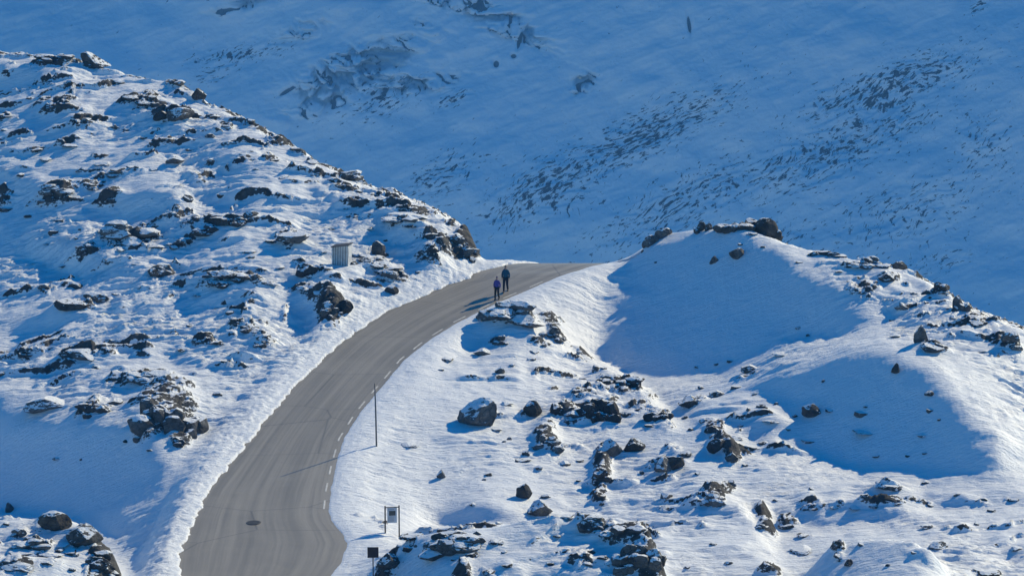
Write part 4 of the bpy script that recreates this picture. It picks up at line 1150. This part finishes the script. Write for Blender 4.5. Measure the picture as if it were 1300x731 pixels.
def walker(label, loc, rz, hgt, jacket, trousers, head, hat, stride, bulk):
    s = hgt / 1.75
    root = empty('person', loc, rz, label, 'person', 'two walkers on the road'); root.scale = (s, s, s)
    # local frame: the figure faces -Y; left is +X. right leg forward by "stride"
    st = stride
    J = dict(pel=(0, 0, .93), wai=(0, .0, 1.08), che=(0, -.01, 1.30), nck=(0, -.005, 1.47), hd=(0, -.02, 1.56),
             hipR=(-.09, 0, .90), kneR=(-.10, -.16 * st, .50), ankR=(-.10, -.20 * st, .09), toeR=(-.11, -.20 * st - .15, .035),
             hipL=(.09, 0, .90), kneL=(.10, .02 * st - .05, .50), ankL=(.10, .24 * st, .115), toeL=(.11, .24 * st - .14, .03),
             shR=(-.165, 0, 1.40), elR=(-.235, .07, 1.15), wrR=(-.24, .0 + .06 * st, .90), hnR=(-.245, -.02 + .06 * st, .82),
             shL=(.165, 0, 1.40), elL=(.235, .03, 1.15), wrL=(.24, -.10 * st, .91), hnL=(.245, -.13 * st, .83))
    names = list(J); ix = {n: i for i, n in enumerate(names)}
    ed = [('pel', 'wai'), ('wai', 'che'), ('che', 'nck'), ('nck', 'hd'), ('pel', 'hipR'), ('hipR', 'kneR'), ('kneR', 'ankR'), ('ankR', 'toeR'), ('pel', 'hipL'), ('hipL', 'kneL'), ('kneL', 'ankL'), ('ankL', 'toeL'),
          ('che', 'shR'), ('shR', 'elR'), ('elR', 'wrR'), ('wrR', 'hnR'), ('che', 'shL'), ('shL', 'elL'), ('elL', 'wrL'), ('wrL', 'hnL')]
    rad = dict(pel=(.145, .11), wai=(.135, .10), che=(.125, .09), nck=.06, hd=.055, hipR=.092, hipL=.092, kneR=.062, kneL=.062, ankR=.045, ankL=.045, toeR=.042, toeL=.042,
               shR=.05, shL=.05, elR=.043, elL=.047, wrR=.032, wrL=.032, hnR=(.04, .022), hnL=(.04, .022))
    body = skin_mesh('body', [J[n] for n in names], [(ix[a], ix[b]) for a, b in ed], [rad[n] for n in names], ix['pel'], 1)
    bm = bmesh.new(); bm.from_mesh(body)
    def hands_and_head():
        for sd_ in ('R', 'L'):
            h = Vector(J['hn' + sd_]); d = (h - Vector(J['wr' + sd_])).normalized(); sg = -1 if sd_ == 'R' else 1
            for i, ln in enumerate((.068, .078, .073, .058)):
                b0 = h + Vector((0, -.030 + .020 * i, 0)) + d * .012
                tube(bm, [b0, b0 + d * ln * .55 + Vector((-sg * .006, 0, 0)), b0 + d * ln + Vector((-sg * .022, 0, .004))], [.0095, .009, .007], 6)
            b0 = h + Vector((0, -.036, .02))
            tube(bm, [b0, b0 + Vector((-sg * .012, -.026, -.018)), b0 + Vector((-sg * .022, -.034, -.046))], [.011, .010, .008], 6)
        r_ = bmesh.ops.create_uvsphere(bm, u_segments=20, v_segments=14, radius=1)
        for v in r_['verts']:
            c = v.co
            jaw = max(0, -c.z)
            v.co = Vector((c.x * .076 * (1 - .22 * jaw), c.y * .097 * (1 - .10 * jaw) - .018 * jaw - .028, c.z * .118 + 1.645))
            if c.y < -.8 and abs(c.x) < .25 and -.35 < c.z < .15: v.co.y -= .016
        for sx in (-1, 1):
            e = bmesh.ops.create_uvsphere(bm, u_segments=8, v_segments=6, radius=.011)
            for v in e['verts']: v.co = Vector((v.co.x + sx * .031, v.co.y - .113, v.co.z + 1.655))
            e = bmesh.ops.create_uvsphere(bm, u_segments=8, v_segments=6, radius=1)
            for v in e['verts']: v.co = Vector((v.co.x * .012 + sx * .077, v.co.y * .02 - .02, v.co.z * .032 + 1.645))
        e = bmesh.ops.create_uvsphere(bm, u_segments=8, v_segments=6, radius=1)
        for v in e['verts']: v.co = Vector((v.co.x * .024, v.co.y * .008 - .118, v.co.z * .007 + 1.592))
    hands_and_head()
    bm.to_mesh(body); bm.free()
    for p in body.polygons: p.use_smooth = True
    link('body', body, M_SKIN, root)
    # trousers
    tn = ['pel', 'hipR', 'kneR', 'ankR', 'hipL', 'kneL', 'ankL']; ti = {n: i for i, n in enumerate(tn)}
    tr = dict(pel=(.165, .13), hipR=.112, hipL=.112, kneR=.084, kneL=.084, ankR=.066, ankL=.066)
    link('trousers', skin_mesh('trousers', [J[n] for n in tn], [(ti[a], ti[b]) for a, b in ed if a in ti and b in ti], [tr[n] for n in tn], 0, 1), trousers, root)
    # jacket
    P = dict(hem=(0, 0, .74), pel=(0, 0, .93), wai=J['wai'], che=J['che'], col=(0, -.005, 1.55), shR=J['shR'], elR=J['elR'], cuR=tuple(Vector(J['elR']).lerp(Vector(J['wrR']), .93)),
             shL=J['shL'], elL=J['elL'], cuL=tuple(Vector(J['elL']).lerp(Vector(J['wrL']), .93)))
    jn = list(P); ji = {n: i for i, n in enumerate(jn)}
    je = [('hem', 'pel'), ('pel', 'wai'), ('wai', 'che'), ('che', 'col'), ('che', 'shR'), ('shR', 'elR'), ('elR', 'cuR'), ('che', 'shL'), ('shL', 'elL'), ('elL', 'cuL')]
    b2 = bulk
    jr = dict(hem=(.19 * b2, .15 * b2), pel=(.185 * b2, .15 * b2), wai=(.175 * b2, .14 * b2), che=(.165 * b2, .135 * b2), col=(.07, .065), shR=.088, shL=.088, elR=.068, elL=.068, cuR=.052, cuL=.052)
    link('jacket', skin_mesh('jacket', [P[n] for n in jn], [(ji[a], ji[b]) for a, b in je], [jr[n] for n in jn], ji['wai'], 1), jacket, root)
    # boots
    for sd_ in ('R', 'L'):
        a, t = Vector(J['ank' + sd_]), Vector(J['toe' + sd_])
        bm = bmesh.new(); heel = a + Vector((0, .05, 0)); heel.z = max(.045, a.z - .05)
        tube(bm, [a + Vector((0, 0, .11)), a + Vector((0, 0, .03)), a + Vector((0, -.01, -.035))], [.062, .06, .058], 12)
        tube(bm, [heel, (heel + t) * .5 + Vector((0, 0, .006)), t, t + Vector((0, -.035, .0))], [.046, .052, .048, .03], 12)
        finish(bm, 'boot', M_BOOT, root, None, True)
    # hair or hat
    bm = bmesh.new(); r_ = bmesh.ops.create_uvsphere(bm, u_segments=20, v_segments=14, radius=1)
    kill = []
    for v in r_['verts']:
        c = v.co.copy(); v.co = Vector((c.x * .086, c.y * .106 - .022, c.z * .128 + 1.648))
        if (c.z < (.30 if c.y < -.2 else (-.1 if not hat else .05)) + (.0 if hat else .15 * (c.y < -.4))): kill.append(v)
    bmesh.ops.delete(bm, geom=kill, context='VERTS')
    if hat:
        e = bmesh.ops.create_uvsphere(bm, u_segments=10, v_segments=8, radius=.028)
        for v in e['verts']: v.co += Vector((0, -.02, 1.785))
    finish(bm, 'knitted_hat' if hat else 'hair', head, root, None, True)
    return root


M_BOOT = cloth('dark_boot_leather', (.02, .018, .018))
x, y, z = [float(t) for t in world(631, 380.5, F_road(380.5))]; z = float(road_h(x, y))
walker('person in a purple-blue jacket and dark hat walking in front on the road', (x, y, z + .005), R(-14), 1.56,
       cloth('purple_blue_jacket', (.065, .055, .25)), cloth('black_trousers', (.018, .018, .022)), cloth('dark_purple_hat', (.04, .035, .12)), True, .9, .95)
x, y, z = [float(t) for t in world(642, 370.5, F_road(370.5))]; z = float(road_h(x, y))
walker('taller bareheaded person in a teal-blue jacket walking behind on the road', (x, y, z + .005), R(-6), 1.80,
       cloth('teal_blue_jacket', (.012, .07, .12)), cloth('dark_navy_trousers', (.014, .018, .030)), cloth('grey_hair', (.20, .19, .18)), False, 1.35, 1.0)

# ------------------------------------------------------------------ far mountain
def mountain():
    x = np.concatenate([np.linspace(-520, -332, 50), np.linspace(-330, 330, 780), np.linspace(332, 520, 50)]); t = np.concatenate([np.linspace(-420, -40, 40), np.linspace(-39, 190, 330), np.linspace(192, 420, 60)])
    X, T = np.meshgrid(x, t)
    Y0 = 1480 + T * .75; Z0 = CAMZ - 300 + T * .70
    Y0 = np.where(T < -40, 1480 - 30 + (T + 40) * 1.0, Y0); Z0 = np.where(T < -40, CAMZ - 328 + (T + 40) * .10, Z0)
    n = fbm(X * .008, T * .008, 201, 4) * 26 + fbm(X * .05, T * .05, 207, 4) * 2.4 + (ridged((X * .9 + T * .42) * .018, (T * .9 - X * .42) * .06, 209, 4) - .6) * 2.2
    Y = Y0 - n * .77; Z = Z0 + n * .6 * .5
    u, v, _ = project(X, Y, Z)
    def g(cu_, cv_, rx, ry, rot=0):
        c, s = math.cos(R(rot)), math.sin(R(rot)); a = (u - cu_) * c - (v - cv_) * s; b = (u - cu_) * s + (v - cv_) * c
        return np.exp(-(a / rx) ** 2 - (b / ry) ** 2)
    # bands of bare rock running up to the right
    rock = np.maximum.reduce([.95 * g(820, 170, 150, 34, 25), .9 * g(700, 235, 130, 40, 28), .8 * g(560, 225, 60, 30, 30), 1.0 * g(1130, 110, 130, 32, 20), .8 * g(1060, 190, 190, 44, 24),
                              .75 * g(860, 260, 160, 40, 26), .6 * g(1150, 270, 160, 60, 20), .9 * g(300, 70, 70, 12, 8), .7 * g(270, 95, 50, 14, 20), .6 * g(1250, 180, 60, 60, 30), .9 * g(1245, 5, 20, 8, 40),
                              .75 * g(480, 130, 60, 26, 30), .6 * g(980, 310, 120, 30, 25), .5 * g(1180, 340, 90, 40, 25), .95 * g(575, 125, 30, 10, 20)])
    ice = np.maximum.reduce([1.1 * g(455, 88, 80, 26, 20), 1.0 * g(520, 108, 56, 13, 8), 1.1 * g(625, 22, 76, 16, -28), .9 * g(400, 130, 40, 16, 25), .7 * g(570, 3, 50, 8, -12), .8 * g(410, 120, 50, 20, 10), .8 * g(305, 8, 40, 7, 14), .8 * g(740, 108, 18, 12, 40),
                             .6 * g(380, 40, 40, 16, 20), .5 * g(545, 38, 30, 10, -30)])
    cr = ridged(X * .045 + fbm(X * .03, T * .03, 211, 3) * 1.5, T * .06, 213, 3)
    Y += ice * (cr - .5) * 20; Z += ice * (np.round(cr * 4) / 4 - .5) * 6
    rr = sstep(.25, .7, rock) * (ridged((X * .8 + T * .5) * .05, (T - X * .5) * .12, 217, 3) - .6)
    Z += rr * 4.0
    wq = fbm(X * .02, T * .03, 231, 3) * 1.6
    n1_ = fbm(X * .016 + wq, T * .042 + wq * .6, 233, 3); n2_ = fbm(X * .045 - wq, T * .05 + wq, 237, 3)
    crk = np.maximum(1 - sstep(.0, .045, np.abs(n1_)), .85 * (1 - sstep(.0, .05, np.abs(n2_ - .12)))) * sstep(.26, .46, ice + .25 * fbm(X * .05, T * .05, 239, 3))
    crk = np.maximum(crk, np.maximum.reduce([g(630, 80, 4, 5), g(652, 70, 4, 3), g(875, 30, 2.5, 13, 8), g(490, 118, 10, 2.2, 35), g(506, 113, 9, 2.2, -30), g(660, 50, 3, 14, -14), g(365, 115, 14, 3, 30)]))
    Y = Y + crk * 2.5; Z = Z - crk * 2.0
    me = mesh_from_grid('mountain', X, Y, Z); attr(me, 'crack', crk); attr(me, 'bare', rock); attr(me, 'ice', ice * sstep(.35, .75, cr))
    m, nt, b = new_mat('shaded_mountain_snow')
    pos = node(nt, 'ShaderNodeNewGeometry').outputs['Position']
    bare = node(nt, 'ShaderNodeAttribute', attribute_name='bare').outputs['Fac']; icef = node(nt, 'ShaderNodeAttribute', attribute_name='ice').outputs['Fac']
    wpos = node(nt, 'ShaderNodeVectorMath', {0: pos, 1: node(nt, 'ShaderNodeVectorMath', {0: node(nt, 'ShaderNodeTexNoise', {'Vector': pos, 'Scale': .022, 'Detail': 3}).outputs['Color'], 1: (22, 22, 22)}, operation='MULTIPLY').outputs[0]}, operation='ADD').outputs[0]
    st = mapping(nt, mapping(nt, wpos, (1, .0, 1), (0, R(26), 0)), (.42, 1, 1.45))
    n1 = noise(nt, st, .52, 5, .70)
    big = noise(nt, st, .13, 4, .6)
    n1 = mth(nt, 'ADD', mth(nt, 'MULTIPLY', n1, .82), mth(nt, 'MULTIPLY', big, .18))
    f = mth(nt, 'ADD', mth(nt, 'MULTIPLY', bare, .17), n1)
    f = ramp(nt, f, [(.64, 0), (.67, 1)])
    c = mixc(nt, ramp(nt, noise(nt, pos, .012, 4, .5), [(.3, 0), (.7, 1)]), (.78, .82, .86), (.82, .85, .89))
    c = mixc(nt, ramp(nt, mth(nt, 'ADD', icef, mth(nt, 'MULTIPLY', mth(nt, 'SUBTRACT', noise(nt, st, .12, 5, .65), .5), .8)), [(.3, 0), (.6, .8)]), c, (.20, .33, .42))
    ckf = node(nt, 'ShaderNodeAttribute', attribute_name='crack').outputs['Fac']
    c = mixc(nt, ramp(nt, ckf, [(.38, 0), (.55, .95)]), c, (.05, .09, .115))
    c = mixc(nt, f, c, (.022, .024, .027))
    nt.links.new(c, b.inputs['Base Color']); b.inputs['Roughness'].default_value = .75; b.inputs['Specular IOR Level'].default_value = .15
    nt.links.new(bump(nt, noise(nt, pos, .25, 6, .6), .45, 2.0), b.inputs['Normal'])
    tag(link('mountain', me, m), kind='structure')


mountain()


# ------------------------------------------------------------------ cold air between here and the mountain
def haze():
    zs = [min((o.matrix_world @ Vector(c)).z for c in o.bound_box) for o in COL.objects if o.type == 'MESH']
    zt = [max((o.matrix_world @ Vector(c)).z for c in o.bound_box) for o in COL.objects if o.type == 'MESH']
    bm = bmesh.new(); bx(bm, -530, -60, min(zs) - 1, 530, 2100, max(max(zt), CAMZ) + 4)
    m = bpy.data.materials.new('cold_haze'); m.use_nodes = True; nt = m.node_tree; nt.nodes.clear()
    out = nt.nodes.new('ShaderNodeOutputMaterial')
    pv = node(nt, 'ShaderNodeVolumePrincipled', {'Color': (.15, .46, 1.0, 1), 'Density': .0002, 'Anisotropy': .0})
    nt.links.new(pv.outputs[0], out.inputs['Volume'])
    tag(finish(bm, 'haze', m), kind='stuff')


haze()

# ------------------------------------------------------------------ light, sky, air, camera
w = bpy.data.worlds.new('World'); scene.world = w; w.use_nodes = True
nt = w.node_tree
sky = nt.nodes.new('ShaderNodeTexSky'); sky.sky_type = 'NISHITA'; sky.sun_disc = False
sky.sun_elevation = SUN_EL; sky.sun_rotation = SUN_AZ
sky.altitude = 1500; sky.air_density = 1.0; sky.dust_density = 0.0; sky.ozone_density = 4.0
hs = nt.nodes.new('ShaderNodeHueSaturation'); hs.inputs['Saturation'].default_value = 1.75
nt.links.new(sky.outputs[0], hs.inputs['Color'])
bg = nt.nodes['Background']; bg.inputs['Strength'].default_value = .148
nt.links.new(hs.outputs[0], bg.inputs['Color'])
sun = bpy.data.lights.new('sun', 'SUN'); sun.energy = 5.0; sun.angle = R(.5); sun.color = (1, .875, .59)
so = bpy.data.objects.new('sun', sun); COL.objects.link(so); so.location = (100, 100, 150)
so.rotation_euler = Vector(-SUN_TO).to_track_quat('-Z', 'Y').to_euler()
cam = bpy.data.cameras.new('camera'); co = bpy.data.objects.new('camera', cam); COL.objects.link(co)
co.location = (0, 0, CAMZ); co.rotation_euler = (R(90) - PITCH, 0, 0)
cam.sensor_width = 36; cam.lens = 36 * FPX / 1300; cam.clip_start = 1; cam.clip_end = 8000
scene.camera = co
vs = scene.view_settings; vs.view_transform = 'Standard'; vs.look = 'None'; vs.gamma = 1; vs.use_curve_mapping = False
vs.exposure = 0.0
scene.cycles.use_denoising = True; scene.cycles.max_bounces = 6
scene.cycles.volume_bounces = 0
